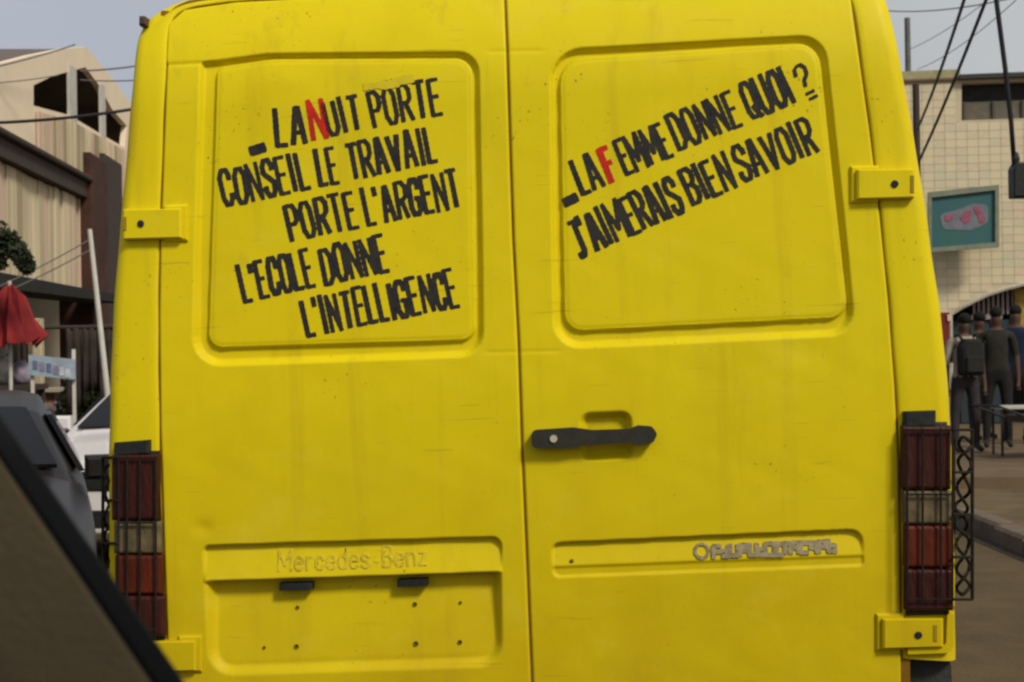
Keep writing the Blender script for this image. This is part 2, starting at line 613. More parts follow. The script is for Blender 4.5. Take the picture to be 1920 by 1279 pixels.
def seam(A, y): return np.interp(y, A[:, 0], A[:, 1])
def topl(x): return np.interp(x, TOPL[:, 0], TOPL[:, 1])


def door_mesh(side):
    nc, nr = 285, 570
    t = np.linspace(0, 1, nc)[None, :]; v = np.linspace(0, 1, nr)[:, None]
    gap = 2.5
    if side == 0: XL = lambda y: seam(LSEAM, y) + np.where(y > 118, gap, 0.8); XR = lambda y: seam(CSEAM, y) - gap * 0.8
    else: XL = lambda y: seam(CSEAM, y) + gap * 0.8; XR = lambda y: seam(RSEAM, y) - gap * 1.2
    Y = np.full((nr, nc), 600.0); X = np.zeros((nr, nc))
    for _ in range(4):
        X = XL(Y) + (XR(Y) - XL(Y)) * t
        top = topl(X) + 2
        Y = top + (1400 - top) * v
    edge = np.minimum(X - XL(Y), XR(Y) - X)
    edge = np.minimum(edge, Y - topl(X) - 2)
    Rr = 3.6
    e = np.clip(edge, 0, Rr)
    roll = (Rr - np.sqrt(np.clip(Rr * Rr - (Rr - e) ** 2, 0, None))) * MM
    V = van_point(X, Y); V[..., 1] += roll
    # returned edges
    Z = V.copy(); Z[..., 1] = V[..., 1] + 0.007
    V = np.concatenate([Z[:1], V, Z[-1:]], 0)
    Zl, Zr = V[:, :1].copy(), V[:, -1:].copy()
    Zl[1:-1, :, 1] += 0.007; Zr[1:-1, :, 1] += 0.007
    V = np.concatenate([Zl, V, Zr], 1)
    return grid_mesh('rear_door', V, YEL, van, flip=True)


doorL = door_mesh(0)
doorR = door_mesh(1)

# body: paired outlines (outer, inner) from bottom left over the roof to bottom right
PAIRS = [((207, 1235), (311, 1235)), ((206, 1100), (306, 1100)), ((205, 980), (303, 980)), ((205, 850), (299, 850)), ((208, 720), (297, 720)),
         ((212, 600), (296, 600)), ((222, 470), (297.5, 470)), ((235, 330), (302, 330)), ((246, 200), (307, 200)), ((254, 110), (311, 125)),
         ((260, 68), (313, 72)), ((272, 44), (316, 46)), ((296, 24), (326, 29)), ((338, 4), (350, 14)), ((430, -12), (440, 2)),
         ((700, -28), (700, -12)), ((960, -40), (960, -22)), ((1300, -58), (1300, -40)), ((1490, -68), (1490, -50)),
         ((1570, -66), (1545, -46)), ((1625, -48), (1578, -30)), ((1650, -20), (1593, -12)), ((1661, 8), (1601, 10)),
         ((1683, 105), (1614, 105)), ((1708, 245), (1633, 245)), ((1730, 375), (1649, 375)), ((1745, 485), (1660, 485)), ((1760, 585), (1670, 585)),
         ((1771, 685), (1677, 685)), ((1778, 785), (1684, 785)), ((1784, 900), (1689, 900)), ((1787, 1050), (1691, 1050)), ((1788, 1235), (1692, 1235))]


def resample(A, n):
    A = np.array(A, float)
    s = np.concatenate([[0], np.cumsum(np.linalg.norm(np.diff(A[:, :2], axis=0), axis=1))])
    q = np.linspace(0, s[-1], n)
    return np.stack([np.interp(q, s, A[:, k]) for k in range(A.shape[1])], 1)


PA = resample([(*a, *b) for a, b in PAIRS], 260)
for _ in range(3):
    PA[1:-1] = (PA[:-2] + 2 * PA[1:-1] + PA[2:]) / 4


def body_mesh():
    O, I = PA[:, :2].copy(), PA[:, 2:]
    O[:, 0] = 960 + (O[:, 0] - 960) * 1.0115; O[:, 1] = 640 + (O[:, 1] - 640) * 1.01
    cols = []
    ou, od, ow = on_van(O[:, 0], O[:, 1])
    iu, idp, iw = on_van(I[:, 0], I[:, 1])
    o3 = np.stack([ou, od, ow], 1); i3 = np.stack([iu, idp, iw], 1)
    n3 = (i3 - o3); wid = np.linalg.norm(n3[:, [0, 2]], axis=1)[:, None]
    inn = n3 / wid; inn[:, 1] = 0
    def at(f, dy):
        p = o3 + (i3 - o3) * f
        p[:, 1] = (od + (idp - od) * f) + dy
        return p
    cols.append(at(1, 0.05)); cols.append(at(1, 0.006)); cols.append(at(0.97, 0.0015))
    cols.append(at(0.93, 0.0))
    rad = np.minimum(0.035, wid[:, 0] * 0.75)
    for f in (0.8, 0.6): cols.append(at(f, 0.0))
    for q in np.linspace(0, 90, 9):
        a = R(q)
        f = (rad * (1 - math.sin(a)) / wid[:, 0])[:, None]
        p = o3 + (i3 - o3) * f
        p[:, 1] = od + (rad * (1 - math.cos(a)))
        cols.append(p)
    cen = np.array([0, 0, 1.5])
    prev = cols[-1].copy()
    for dy in (0.25, 1.0, 2.5, 4.2, 5.2):
        p = prev.copy(); p[:, 1] = np.maximum(prev[:, 1], 0) + dy
        if dy > 5: p[:, 0] *= 0.86; p[:, 2] = 1.1 + (p[:, 2] - 1.1) * 0.55
        cols.append(p)
    V = np.stack(cols, 1)
    # faint ripples on the thin metal
    V[..., 0] += 0.0006 * np.sin(V[..., 2] * 31)
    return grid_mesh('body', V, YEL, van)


body_mesh()
# door frame behind the gaps: dark jamb that closes the rear opening
def seam_strip(pts):
    A = resample(pts, 160)
    T = np.gradient(A, axis=0); T /= np.linalg.norm(T, axis=1)[:, None]
    N = np.stack([-T[:, 1], T[:, 0]], 1)
    cols = []
    for o in (-15, -5, 5, 15):
        X, Y = A[:, 0] + N[:, 0] * o, A[:, 1] + N[:, 1] * o
        u, d, w = on_van(X, Y)
        cols.append(np.stack([u, d + 0.0050, w], 1))
    return np.stack(cols, 1)


grid_mesh('weatherstrip', seam_strip([(seam(LSEAM, y), y) for y in range(20, 1400, 20)]), GAPMAT, van)
grid_mesh('weatherstrip', seam_strip([(seam(CSEAM, y), y) for y in range(-30, 1400, 20)]), GAPMAT, van)
grid_mesh('weatherstrip', seam_strip([(seam(RSEAM, y), y) for y in range(-15, 1400, 20)]), GAPMAT, van)
grid_mesh('weatherstrip', seam_strip([(x, topl(x)) for x in range(318, 1590, 20)]), GAPMAT, van)
mesh('bulkhead', *box(-0.80, 0.86, 0.12, 0.14, 0.62, 2.15), GAPMAT, van)
# underbody, bumper, step, wheels
mesh('floor_pan', *box(-0.92, 0.98, 0.12, 5.2, 0.48, 0.62), BLACKPL, van)
bx0, bz0 = VF.xz(203, 1240, 0.0); bx1, bz1 = VF.xz(1792, 1240, 0.0)
V, F = prism([rounded([(float(bx0), 0.50), (float(bx1), 0.50), (float(bx1), float(bz1)), (float(bx0), float(bz1))], 0.02, 3)], 0.045, 0.30)
mesh('bumper', V, F, GREYPL, van)
mesh('bumper_step', *bevbox(float(bx0) + .12, float(bx1) - .12, -0.10, 0.044, 0.42, 0.56, 0.015), GREYPL, van)
for sx in (-0.80, 0.86):
    for yy in (1.05, 4.35):
        wv, wf = lathe([(0.20, -.10), (0.30, -.11), (0.345, -.08), (0.35, 0), (0.345, .08), (0.30, .11), (0.20, .10)], 28, 'x', (sx, yy, 0.352))
        w_ = mesh('wheel', wv, wf, RUBBER, van, smooth=True)
        sgn = 1 if sx > 0 else -1
        mesh('rim', *lathe([(0.198, -.09), (0.198, sgn * .09), (0.15, sgn * .05), (0.06, sgn * .06), (0.05, sgn * .09)], 20, 'x', (sx, yy, 0.352)), STEEL, w_, smooth=True)

# ---- lettering: every painted line is cut out of a distance field laid on the door skin
OCT = [(0, .2), (0, .8), (.28, 1), (.72, 1), (1, .8), (1, .2), (.72, 0), (.28, 0), (0, .2)]
GL = {
    'A': (.36, [[(0, 0), (.42, 1), (.58, 1), (1, 0)], [(.2, .3), (.8, .3)]]),
    'B': (.34, [[(0, 0), (0, 1), (.7, 1), (1, .85), (1, .66), (.7, .53), (0, .53)], [(.7, .53), (1, .38), (1, .15), (.7, 0), (0, 0)]]),
    'C': (.32, [[(1, .72), (1, .85), (.72, 1), (.28, 1), (0, .8), (0, .2), (.28, 0), (.72, 0), (1, .16), (1, .28)]]),
    'D': (.34, [[(0, 0), (0, 1), (.6, 1), (1, .8), (1, .2), (.6, 0), (0, 0)]]),
    'E': (.30, [[(1, 1), (0, 1), (0, 0), (1, 0)], [(0, .52), (.85, .52)]]),
    'F': (.32, [[(1, 1), (0, 1), (0, 0)], [(0, .55), (.85, .55)]]),
    'G': (.33, [[(1, .74), (1, .85), (.72, 1), (.28, 1), (0, .8), (0, .2), (.28, 0), (.72, 0), (1, .12), (1, .46), (.55, .46)]]),
    'I': (.10, [[(.5, 0), (.5, 1)]]),
    'J': (.26, [[(.1, 1), (1, 1)], [(.78, 1), (.78, .15), (.5, 0), (.1, 0), (0, .12)]]),
    'L': (.28, [[(0, 1), (0, 0), (1, 0)]]),
    'M': (.52, [[(0, 0), (0, 1), (.5, .25), (1, 1), (1, 0)]]),
    'N': (.36, [[(0, 0), (0, 1), (1, 0), (1, 1)]]),
    'O': (.34, [OCT]),
    'P': (.32, [[(0, 0), (0, 1), (.7, 1), (1, .86), (1, .58), (.7, .45), (0, .45)]]),
    'Q': (.35, [OCT, [(.55, .3), (1.08, -.04)]]),
    'R': (.34, [[(0, 0), (0, 1), (.7, 1), (1, .86), (1, .62), (.7, .5), (0, .5)], [(.45, .5), (1, 0)]]),
    'S': (.32, [[(1, .74), (1, .85), (.72, 1), (.28, 1), (0, .84), (0, .66), (1, .36), (1, .16), (.72, 0), (.28, 0), (0, .15), (0, .26)]]),
    'T': (.34, [[(0, 1), (1, 1)], [(.5, 1), (.5, 0)]]),
    'U': (.34, [[(0, 1), (0, .18), (.28, 0), (.72, 0), (1, .18), (1, 1)]]),
    'V': (.36, [[(0, 1), (.5, 0), (1, 1)]]),
    "'": (.05, [[(.5, 1.0), (.4, .80)]]),
    '?': (.36, [[(0, .72), (.05, .9), (.35, 1), (.75, 1), (1, .86), (1, .68), (.6, .5), (.5, .34)], [(.35, .10), (1.1, .12)], [(.5, -.08), (1.2, -.06)]]),
    '-': (.42, [[(0, 0), (1, 0)]]),
    'c': (.30, [[(1, .45), (.7, .62), (.3, .62), (0, .45), (0, .15), (.3, 0), (.7, 0), (1, .15)]]),
    'd': (.30, [[(1, 0), (1, 1)], [(1, .45), (.6, .62), (.3, .62), (0, .45), (0, .15), (.3, 0), (.6, 0), (1, .15)]]),
    'e': (.30, [[(0, .33), (1, .33), (1, .48), (.7, .62), (.3, .62), (0, .45), (0, .15), (.3, 0), (.7, 0), (1, .12)]]),
    'n': (.30, [[(0, 0), (0, .62)], [(0, .5), (.4, .62), (.8, .6), (1, .42), (1, 0)]]),
    'r': (.22, [[(0, 0), (0, .62)], [(0, .45), (.5, .62), (1, .6)]]),
    's': (.28, [[(1, .5), (.7, .62), (.3, .62), (0, .5), (.1, .37), (.9, .25), (1, .12), (.7, 0), (.3, 0), (0, .1)]]),
    'z': (.28, [[(0, .6), (1, .6), (0, 0), (1, 0)]]),
    '~': (.06, [[(0, .3), (1, .3)]]),
}


def word_segments(text, x0, y0, x1, y1, h, th, wob=1.0, sp=.050):
    """hand-lettered word along the baseline (x0,y0)-(x1,y1) in pixels; letters stand square to it"""
    b = np.array((x1 - x0, y1 - y0), float); L = np.linalg.norm(b); b /= L
    up = np.array((b[1], -b[0]))
    t = th * h
    tot = sum(GL[c][0] for c in text) * h + (len(text) - 1) * (sp * h + t) + t
    k = (L - t) / max(tot - t, 1)
    segs = []
    x = t / 2
    for c in text:
        w, st = GL[c]
        w = w * h * k
        jh = 1 + wob * random.uniform(-.03, .035); jy = wob * random.uniform(-1.4, 1.4); js = wob * random.uniform(-.03, .03)
        tt = t * random.uniform(.92, 1.06) * (.80 if c in 'MN' else .92 if c in 'EBRQO' else 1)
        for pl in st:
            q = []
            for gx, gy in pl:
                yy = tt / 2 + gy * (h * jh - tt)
                xx = x + gx * w + js * yy + random.uniform(-.5, .5) * wob
                q.append(np.array((x0, y0)) + b * xx + up * (yy + jy))
            for a, e in zip(q[:-1], q[1:]):
                segs.append((a, e, tt / 2 * (0.80 if abs((e - a) @ b) > abs((e - a) @ up) else 1)))
        x += w + (sp * h + t) * k
    return segs


def letter_object(segs, m, parent, name, label=None, lift=-0.0011, step=1.1, soft=0.85, thick=False):
    A = np.array([s[0] for s in segs]); B = np.array([s[1] for s in segs]); T = np.array([s[2] for s in segs])
    lo = np.minimum(A, B).min(0) - 9; hi = np.maximum(A, B).max(0) + 9
    xs = np.arange(lo[0], hi[0], step); ys = np.arange(lo[1], hi[1], step)
    X, Y = np.meshgrid(xs, ys)
    D = np.full(X.shape, 1e9)
    for a, b, t in zip(A, B, T):
        e = b - a; L = max(np.linalg.norm(e), 1e-6); e /= L
        wx, wy = X - (a[0] + b[0]) / 2, Y - (a[1] + b[1]) / 2
        al = np.abs(wx * e[0] + wy * e[1]) - L / 2 - t * 0.55
        pe = np.abs(-wx * e[1] + wy * e[0]) - t
        # slightly rounded brush ends
        r = t * .35
        d = np.hypot(np.maximum(al + r, 0), np.maximum(pe + r, 0)) + np.minimum(np.maximum(al + r, pe + r), 0) - r
        D = np.minimum(D, d)
    D += soft * (np.sin(X / 3.1 + Y / 4.7) * np.sin(Y / 2.9 - X / 6.1)) * 0.55
    gy, gx = np.gradient(D, step)
    g = np.hypot(gx, gy) + 1e-6
    near = np.abs(D) < step * 1.05
    mv = np.where(near, D, 0)
    XX, YY = X - mv * gx / g, Y - mv * gy / g
    ctr = (D[:-1, :-1] + D[1:, :-1] + D[:-1, 1:] + D[1:, 1:]) / 4
    keep = ctr < 0
    r_, c_ = X.shape
    idx = np.arange(r_ * c_).reshape(r_, c_)
    q = np.stack([idx[:-1, :-1], idx[1:, :-1], idx[1:, 1:], idx[:-1, 1:]], -1)[keep]
    used, inv = np.unique(q, return_inverse=True)
    q = inv.reshape(-1, 4)
    px, py = XX.ravel()[used], YY.ravel()[used]
    V = van_point(px, py, lift)
    if thick:
        n = len(V)
        V2 = V.copy(); V2[:, 1] += abs(lift)
        from collections import Counter
        ed = {}
        for f in q:
            for i in range(4):
                a, b = int(f[i]), int(f[(i + 1) % 4])
                ed[(a, b)] = 1
        rim = [(b, a, a + n, b + n) for (a, b) in ed if (b, a) not in ed]
        q = np.concatenate([q, np.array(rim, dtype=q.dtype)])
        V = np.concatenate([V, V2])
    o = quads_mesh(name, V, q, m, parent, smooth=not thick)
    if label: o['label'] = label
    return o


TH = .133
def W(*a, th=TH, **k): return word_segments(*a, th, **k)


def dash(x0, y0, x1, y1, h):
    return [(np.array((x0, y0), float), np.array((x1, y1), float), h / 2)]


letter_object(W('LA', 515, 279, 578, 272, 79) + W('UIT', 615, 258, 684, 243, 72) + W('PORTE', 698, 243, 834, 217, 74) + dash(471, 283, 493, 276, 19),
              BLACKPAINT, doorL, 'lettering', 'black hand-painted line reading LA NUIT PORTE after a dash')
letter_object(W('N', 582, 266, 618, 261, 80, th=.15), REDPAINT, doorL, 'lettering', 'red letter N in the first line')
letter_object(W('CONSEIL', 418, 392, 586, 355, 76) + W('LE', 597, 352, 641, 344, 75) + W('TRAVAIL', 655, 341, 825, 305, 74),
              BLACKPAINT, doorL, 'lettering', 'black hand-painted line reading CONSEIL LE TRAVAIL')
letter_object(W('PORTE', 543, 455, 677, 428, 76) + W("L'ARGENT", 687, 426, 870, 389, 76),
              BLACKPAINT, doorL, 'lettering', 'black hand-painted line reading PORTE L\'ARGENT')
letter_object(W("L'ECOLE", 455, 570, 596, 540, 78) + W('DONNE', 606, 538, 735, 511, 76),
              BLACKPAINT, doorL, 'lettering', 'black hand-painted line reading L\'ECOLE DONNE')
letter_object(W("L'INTELLIGENCE", 573, 635, 866, 576, 77),
              BLACKPAINT, doorL, 'lettering', 'black hand-painted line reading L\'INTELLIGENCE')
letter_object(W('LA', 1090, 369, 1139, 349, 76) + W('EMME', 1173, 333, 1269, 292, 75) + W('DONNE', 1273, 287, 1398, 234, 75)
              + W('QUOI', 1408, 229, 1498, 191, 79) + W('?', 1506, 188, 1532, 178, 70, th=.11) + dash(1060, 379, 1079, 370, 19),
              BLACKPAINT, doorR, 'lettering', 'black hand-painted line reading LA FEMME DONNE QUOI? after a dash')
letter_object(W('F', 1143, 348, 1168, 338, 76, th=.17), REDPAINT, doorR, 'lettering', 'red letter F')
letter_object(W("J'AIMERAIS", 1088, 488, 1290, 397, 80) + W('BIEN', 1298, 390, 1387, 351, 78) + W('SAVOIR', 1393, 346, 1541, 284, 76),
              BLACKPAINT, doorR, 'lettering', 'black hand-painted line reading J\'AIMERAIS BIEN SAVOIR')
STAIN = mat('patchy_overpaint', (0.64, 0.50, 0.008), 0.65, color2=(0.52, 0.42, 0.012), nscale=30)
A_a = lambda x0, y0, x1, y1, h: (np.array((x0, y0), float), np.array((x1, y1), float), h)
letter_object([A_a(684, 163, 716, 158, 6.5), A_a(716, 158, 742, 155, 9), A_a(740, 152, 772, 146, 8)],
              STAIN, doorL, 'paint_smear', 'yellow overpaint smear across the letter tops of the first line', lift=-0.0017, soft=3.0)
GHOST = mat('overpainted_badge', (0.63, 0.48, 0.02), 0.5, noise=0.3, nscale=20)
letter_object(word_segments('Mercedes', 520, 1073, 694, 1066, 42, .13, wob=.15) + word_segments('~', 700, 1066, 711, 1066, 40, .13, wob=.1)
              + word_segments('Benz'.replace('B', 'B'), 716, 1065, 802, 1061, 42, .13, wob=.15),
              GHOST, doorL, 'badge', 'raised maker badge painted over in yellow', lift=-0.0014, soft=0.1, thick=True)
# worn grey strip of unreadable stuck-on characters with a round emblem
WORN = mat('worn_grey_badge', (0.33, 0.27, 0.15), 0.5, noise=0.5, nscale=60)
sg = []
ang = np.linspace(0, 2 * math.pi, 10)
ring = [np.array((1316 + 13 * math.cos(a), 1034 + 13 * math.sin(a))) for a in ang]
sg += [(a, b, 2.8) for a, b in zip(ring[:-1], ring[1:])]
xx = 1338
for k in range(14):
    w_ = random.choice((11, 13, 14))
    yb = line_y(xx, 1338, 1045, 1578, 1034) + random.uniform(-2, 1)
    hh = random.uniform(18, 21)
    for a, b in random.sample([((0, 0), (0, 1)), ((1, 0), (1, 1)), ((0, 1), (1, 1)), ((0, .5), (1, .5)), ((0, 0), (1, 0))], 3):
        sg.append((np.array((xx + a[0] * w_, yb - a[1] * hh)), np.array((xx + b[0] * w_, yb - b[1] * hh)), 4.3))
    xx += w_ + 4
letter_object(sg, WORN, doorR, 'badge', 'worn grey row of raised characters with a round emblem', lift=-0.003, soft=0.6, thick=True)


# ---- handle, plate lamps, screws
def van_poly(poly):
    out = []
    for x, y in poly:
        u, d, w = on_van(x, y)
        out.append((float(u), float(w)))
    return out


hd = float(on_van(1110, 820)[1])
hp = rounded([(998, 806), (1075, 801), (1110, 806), (1180, 804), (1196, 797), (1222, 799), (1232, 812), (1224, 829), (1196, 833), (1180, 829), (1090, 834), (1065, 839), (998, 838)],
             [8, 8, 6, 6, 5, 10, 8, 10, 5, 6, 6, 8, 8], 3)
V, F = prism([van_poly(hp)], hd - 0.030, hd + 0.002)
o = mesh('handle', V, F, mat('grey_black_handle', (0.034, 0.033, 0.024), 0.6, noise=0.35, nscale=40), doorR)
bv = o.modifiers.new('bevel', 'BEVEL'); bv.width = 0.006; bv.segments = 3; bv.limit_method = 'ANGLE'
lu, ld, lw = on_van(1039, 821)
mesh('lock', *lathe([(0.0085, -0.034 + hd), (0.0085, -0.025 + hd)], 14, 'y', (float(lu), 0, float(lw))), mat('brass_lock', (0.55, 0.52, 0.36), 0.4, 0.3), doorR)
for x0, x1, y0 in ((522, 584, 1093), (744, 800, 1086)):
    V, F = plate(van_poly([(x0, y0 + 16), (x1, y0 + 14), (x1, y0), (x0, y0 + 2)]), 0.004, 0.038, 0.003)
    mesh('plate_lamp', V, F, BLACKPL, doorL)
for x, y, r_ in ((553, 1143, 5), (775, 1137, 6), (861, 1134, 4), (553, 1215, 6.5), (778, 1210, 7), (861, 1207, 6), (492, 1217, 4)):
    p = van_point(x, y)
    mesh('plate_screw', *lathe([(r_ * .75 * MM, float(p[1]) - 0.002), (r_ * MM * .6, float(p[1]) - 0.004), (r_ * MM * .4, float(p[1]) - 0.002)], 10, 'y', (float(p[0]), 0, float(p[2]))),
         mat('rusty_screw', (0.20, 0.13, 0.012), 0.9, noise=.5, nscale=60), doorL)
p = van_point(1072, 1052)
mesh('screw', *lathe([(4 * MM, float(p[1]) - 0.003), (2 * MM, float(p[1]) - 0.004)], 10, 'y', (float(p[0]), 0, float(p[2]))), MATS['rusty_screw'], doorR)


# ---- hinges
def hinge(xa, xb, yt, yb, bolt, slot, outer_right, cut=None):
    """hinge strap: knuckle plate bridging the gap, with a raised far end"""
    d = float(on_van((xa + xb) / 2, (yt + yb) / 2)[1])
    poly = van_poly([(xa, yb), (xb, yb - 3), (xb, yt - 1), (xa, yt)])
    V, F = plate(poly, d - 0.021, d + 0.01, 0.004)
    # flange behind, slightly larger on the door side
    if outer_right: fp = [(xa - 10, yb + 6), (xa + 42, yb + 4), (xa + 42, yt - 9), (xa - 10, yt - 8)]
    else: fp = [(xb - 36, yb + 3), (xb + 8, yb + 2), (xb + 8, yt - 10), (xb - 36, yt - 9)]
    V2, F2 = plate(van_poly(fp), d - 0.009, d + 0.012, 0.004)
    h = mesh('hinge', *joined((V, F), (V2, F2)), YEL, van)
    bu_, _, bw_ = on_van(*bolt)
    mesh('bolt', *lathe([(0.0085, d - 0.0235), (0.006, d - 0.0245), (0.005, d - 0.021)], 12, 'y', (float(bu_), 0, float(bw_))), BLACKPL, h)
    if slot:
        V3, F3 = plate(van_poly([(slot[0] - 4, slot[2]), (slot[0] + 3, slot[2]), (slot[0] + 3, slot[1]), (slot[0] - 4, slot[1])]), d - 0.0225, d - 0.015, 0.001)
        mesh('slot', V3, F3, mat('hinge_slot', (0.30, 0.19, 0.01), 0.8), h)
    return h


hinge(235, 345, 394, 450, (270, 421), (240, 408, 434), False)
hinge(1604, 1712, 320, 375, (1674, 347), (1707, 331, 364), True)
hinge(1652, 1765, 1158, 1213, (1718, 1187), (1750, 1168, 1200), True)
hinge(268, 372, 1200, 1257, (285, 1232), None, False)
# curved yellow corner bracket beside the lower right hinge
d = 0.0
V, F = prism([van_poly(rounded([(1700, 1225), (1786, 1222), (1786, 1150), (1774, 1150), (1772, 1208), (1700, 1214)], [3, 16, 3, 3, 8, 3], 4))], -0.012, 0.03)
mesh('corner_bracket', V, F, YEL, van)


# ---- tail lights and their wire guards
def lamp(cap, parts, label):
    xs = [p[0] for p in parts]; 
    x0, x1 = min(p[0] for p in parts), max(p[1] for p in parts)
    y0, y1 = parts[0][2], parts[-1][3]
    hs_ = plate(van_poly([(parts[-1][0] + 5, y1 + 12), (parts[-1][1] - 5, y1 + 10), (parts[0][1] - 4, y0 - 6), (parts[0][0] + 4, y0 - 6)]), -0.008, 0.05, 0.004)
    cp = plate(van_poly(cap), -0.022, 0.03, 0.004)
    h = mesh('tail_light', *joined(hs_, cp), BLACKPL, van)
    for (a, b, ya, yb, m) in parts:
        V, F = plate(van_poly([(a, yb), (b, yb), (b, ya), (a, ya)]), -0.026, 0.0, 0.006)
        o = mesh('lens', V, F, m, h)
        bv = o.modifiers.new('bevel', 'BEVEL'); bv.width = 0.003; bv.segments = 2; bv.limit_method = 'ANGLE'
    return h


lamp([(219, 853), (284, 849), (284, 824), (219, 829)],
     [(215, 302, 851, 974, LENSRED), (219, 306, 976, 1036, LENSCLEAR), (221, 309, 1038, 1112, LENSORANGE), (226, 314, 1114, 1190, LENSRED)], 'left')
lamp([(1692, 800), (1751, 798), (1751, 769), (1692, 771)],
     [(1687, 1779, 797, 917, LENSRED), (1690, 1782, 919, 981, LENSCLEAR), (1692, 1784, 983, 1062, LENSORANGE), (1693, 1784, 1064, 1142, LENSRED)], 'right')


def guard(bars, side_x, y0, y1, out, k=1.0):
    dpt = -0.036
    def pt(x, y, d_=dpt):
        u, w = VF.xz(x, y, d_)
        return (float(u), d_, float(w))
    root = mesh('lamp_guard', *tube([pt(bars[0], y0), pt(bars[-1], y0)], 0.0024, 6), WIREBLK, van)
    for yy in (y1, (y0 * 0.62 + y1 * .38)):
        mesh('crossbar', *tube([pt(bars[0], yy), pt(bars[-1], yy)], 0.0024, 6), WIREBLK, root)
    for x in bars:
        mesh('bar', *tube([pt(x, y0 - 3), pt(x, y1 + 3)], 0.0026, 6), WIREBLK, root)
    # the cage wraps round the corner: two crossing scrolls of bent rod down the outside
    ny = 60
    for ph in (0, math.pi):
        path = []
        for i in range(ny + 1):
            y = y0 + 12 + (y1 - y0 - 20) * i / ny
            xm = side_x + k * (12 + 3.5 * math.sin(i * .33 + ph)) * out * math.sin(i / ny * math.pi * 8 + ph + .5 * math.sin(i * .21)) + 2.0 * math.sin(i * .17)
            path.append(pt(xm, y, 0.035 + 0.02 * math.cos(i / ny * math.pi * 10 + ph)))
        mesh('scroll', *tube(path, 0.0040, 6), WIREBLK, root)
    for dx in (-18 * k, 17 * k):
        mesh('bar', *tube([pt(side_x + dx * out, y0, 0.03), pt(side_x + dx * out, y1, 0.03)], 0.004, 6), WIREBLK, root)
    for yy in (y0, y1, (y0 + y1) / 2, y0 * .75 + y1 * .25, y0 * .25 + y1 * .75):
        mesh('crossbar', *tube([pt(bars[-1] if out > 0 else bars[0], yy, -0.04), pt(side_x + 17 * k * out, yy, 0.03)], 0.0036, 6), WIREBLK, root)
    return root


guard([1701, 1730, 1764, 1786], 1806, 806, 1124, 1)
guard([222, 238, 262, 292], 204, 858, 1180, -1, .65)
# small clearance lamp on the upper left corner
mesh('marker_lamp', *plate(van_poly([(264, 50), (278, 50), (277, 34), (267, 34)]), 0.04, 0.09, 0.004), mat('marker_amber', (0.07, 0.045, 0.035), 0.6), van)

# ------------------------------------------------------------------ the pillar of the car the picture is taken from
TRIM = mat('tan_pillar_trim', (0.215, 0.160, 0.080), 0.85, noise=0.25, nscale=6, bump=0.3, bscale=200)
SEALM = mat('black_rubber_seal', (0.008, 0.008, 0.008), 0.6)
pa, pb = P(-314, 322, 0.78), P(446, 1424, 0.62)
ax = (pb - pa).normalized()
view = ((pa + pb) / 2 - EYE).normalized()
side_ = ax.cross(view).normalized()          # to one side of the pillar as seen from the seat
if side_.x < 0: side_ = -side_
pm = Matrix((( *side_, 0), (*ax, 0), (*view, 0), (0, 0, 0, 1))).transposed()
pm = Matrix.Translation(pa) @ pm
pil = empty('car_cabin', Matrix.Translation(pa), 'blurred tan windscreen pillar with black seal, part of the car one looks from', 'car interior')
Lp = (pb - pa).length
rad = [0, -.0012, -.003, -.0065]


def bar(prof, name, m):
    n = 40
    V = []
    for i in range(n + 1):
        t = i / n
        for x, z in prof: V.append(side_ * x + ax * (Lp * t) + view * z)
    k = len(prof)
    F = [(i * k + j, i * k + (j + 1) % k, (i + 1) * k + (j + 1) % k, (i + 1) * k + j) for i in range(n) for j in range(k)]
    F += [tuple(range(k)), tuple(n * k + j for j in range(k))]
    return mesh(name, V, F, m, pil, smooth=False)


bar(rounded([(0.0, 0.0), (-0.0130, -0.006), (-0.0130, 0.012), (0.0, 0.014)], 0.003, 4), 'seal', SEALM)
bar(rounded([(-0.0105, 0.016), (-0.0125, -0.010), (-0.060, -0.032), (-0.14, -0.030), (-0.20, 0.0), (-0.20, 0.05), (-0.10, 0.06)], [.004, .006, .03, .04, .03, .01, .01], 5), 'trim', TRIM)

def cabin(name, pts, faces, m):
    return mesh(name, [Vector(p_) - pa for p_ in pts], faces, m, pil)


# roof lining and left door card of the same car, unseen, added to keep the sun off the pillar
v, f = box(-.55, .85, -1.2, .50, 1.79, 1.82)
cabin('roof_lining', v, f, TRIM)
v, f = box(-.62, -.56, -1.2, .60, .85, 1.25)
cabin('door_card', v, f, TRIM)
v, f = box(-.58, .85, -1.0, -.90, .6, 1.45)
cabin('seat_back', v, f, TRIM)

# ------------------------------------------------------------------ right: tiled building
RB_o = P(1840, 650, 22.0); RB_o.z = 0
RB_M = Matrix.Translation(RB_o) @ Matrix.Rotation(R(-7), 4, 'Z')
RB = Frame(RB_M)
hall = empty('tiled_building', RB_M, 'cream tiled building with arched doorway and dark louvres under a flat roof', 'building')
CREAM = mat('cream_render', (0.60, 0.50, 0.34), 0.9, noise=0.25, nscale=1.5)
TILE = mat('cream_tile', (0.68, 0.58, 0.38), 0.55, noise=0.12, nscale=1.2, color2=(0.60, 0.51, 0.33))
TILE2 = mat('greyer_tile', (0.63, 0.56, 0.38), 0.6, noise=0.15, nscale=3)
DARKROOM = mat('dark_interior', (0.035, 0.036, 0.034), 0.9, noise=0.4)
TRIMM = mat('pale_coping', (0.50, 0.46, 0.36), 0.8, noise=0.3)


def rp(x, y): return RB.pts([(x, y)])[0]


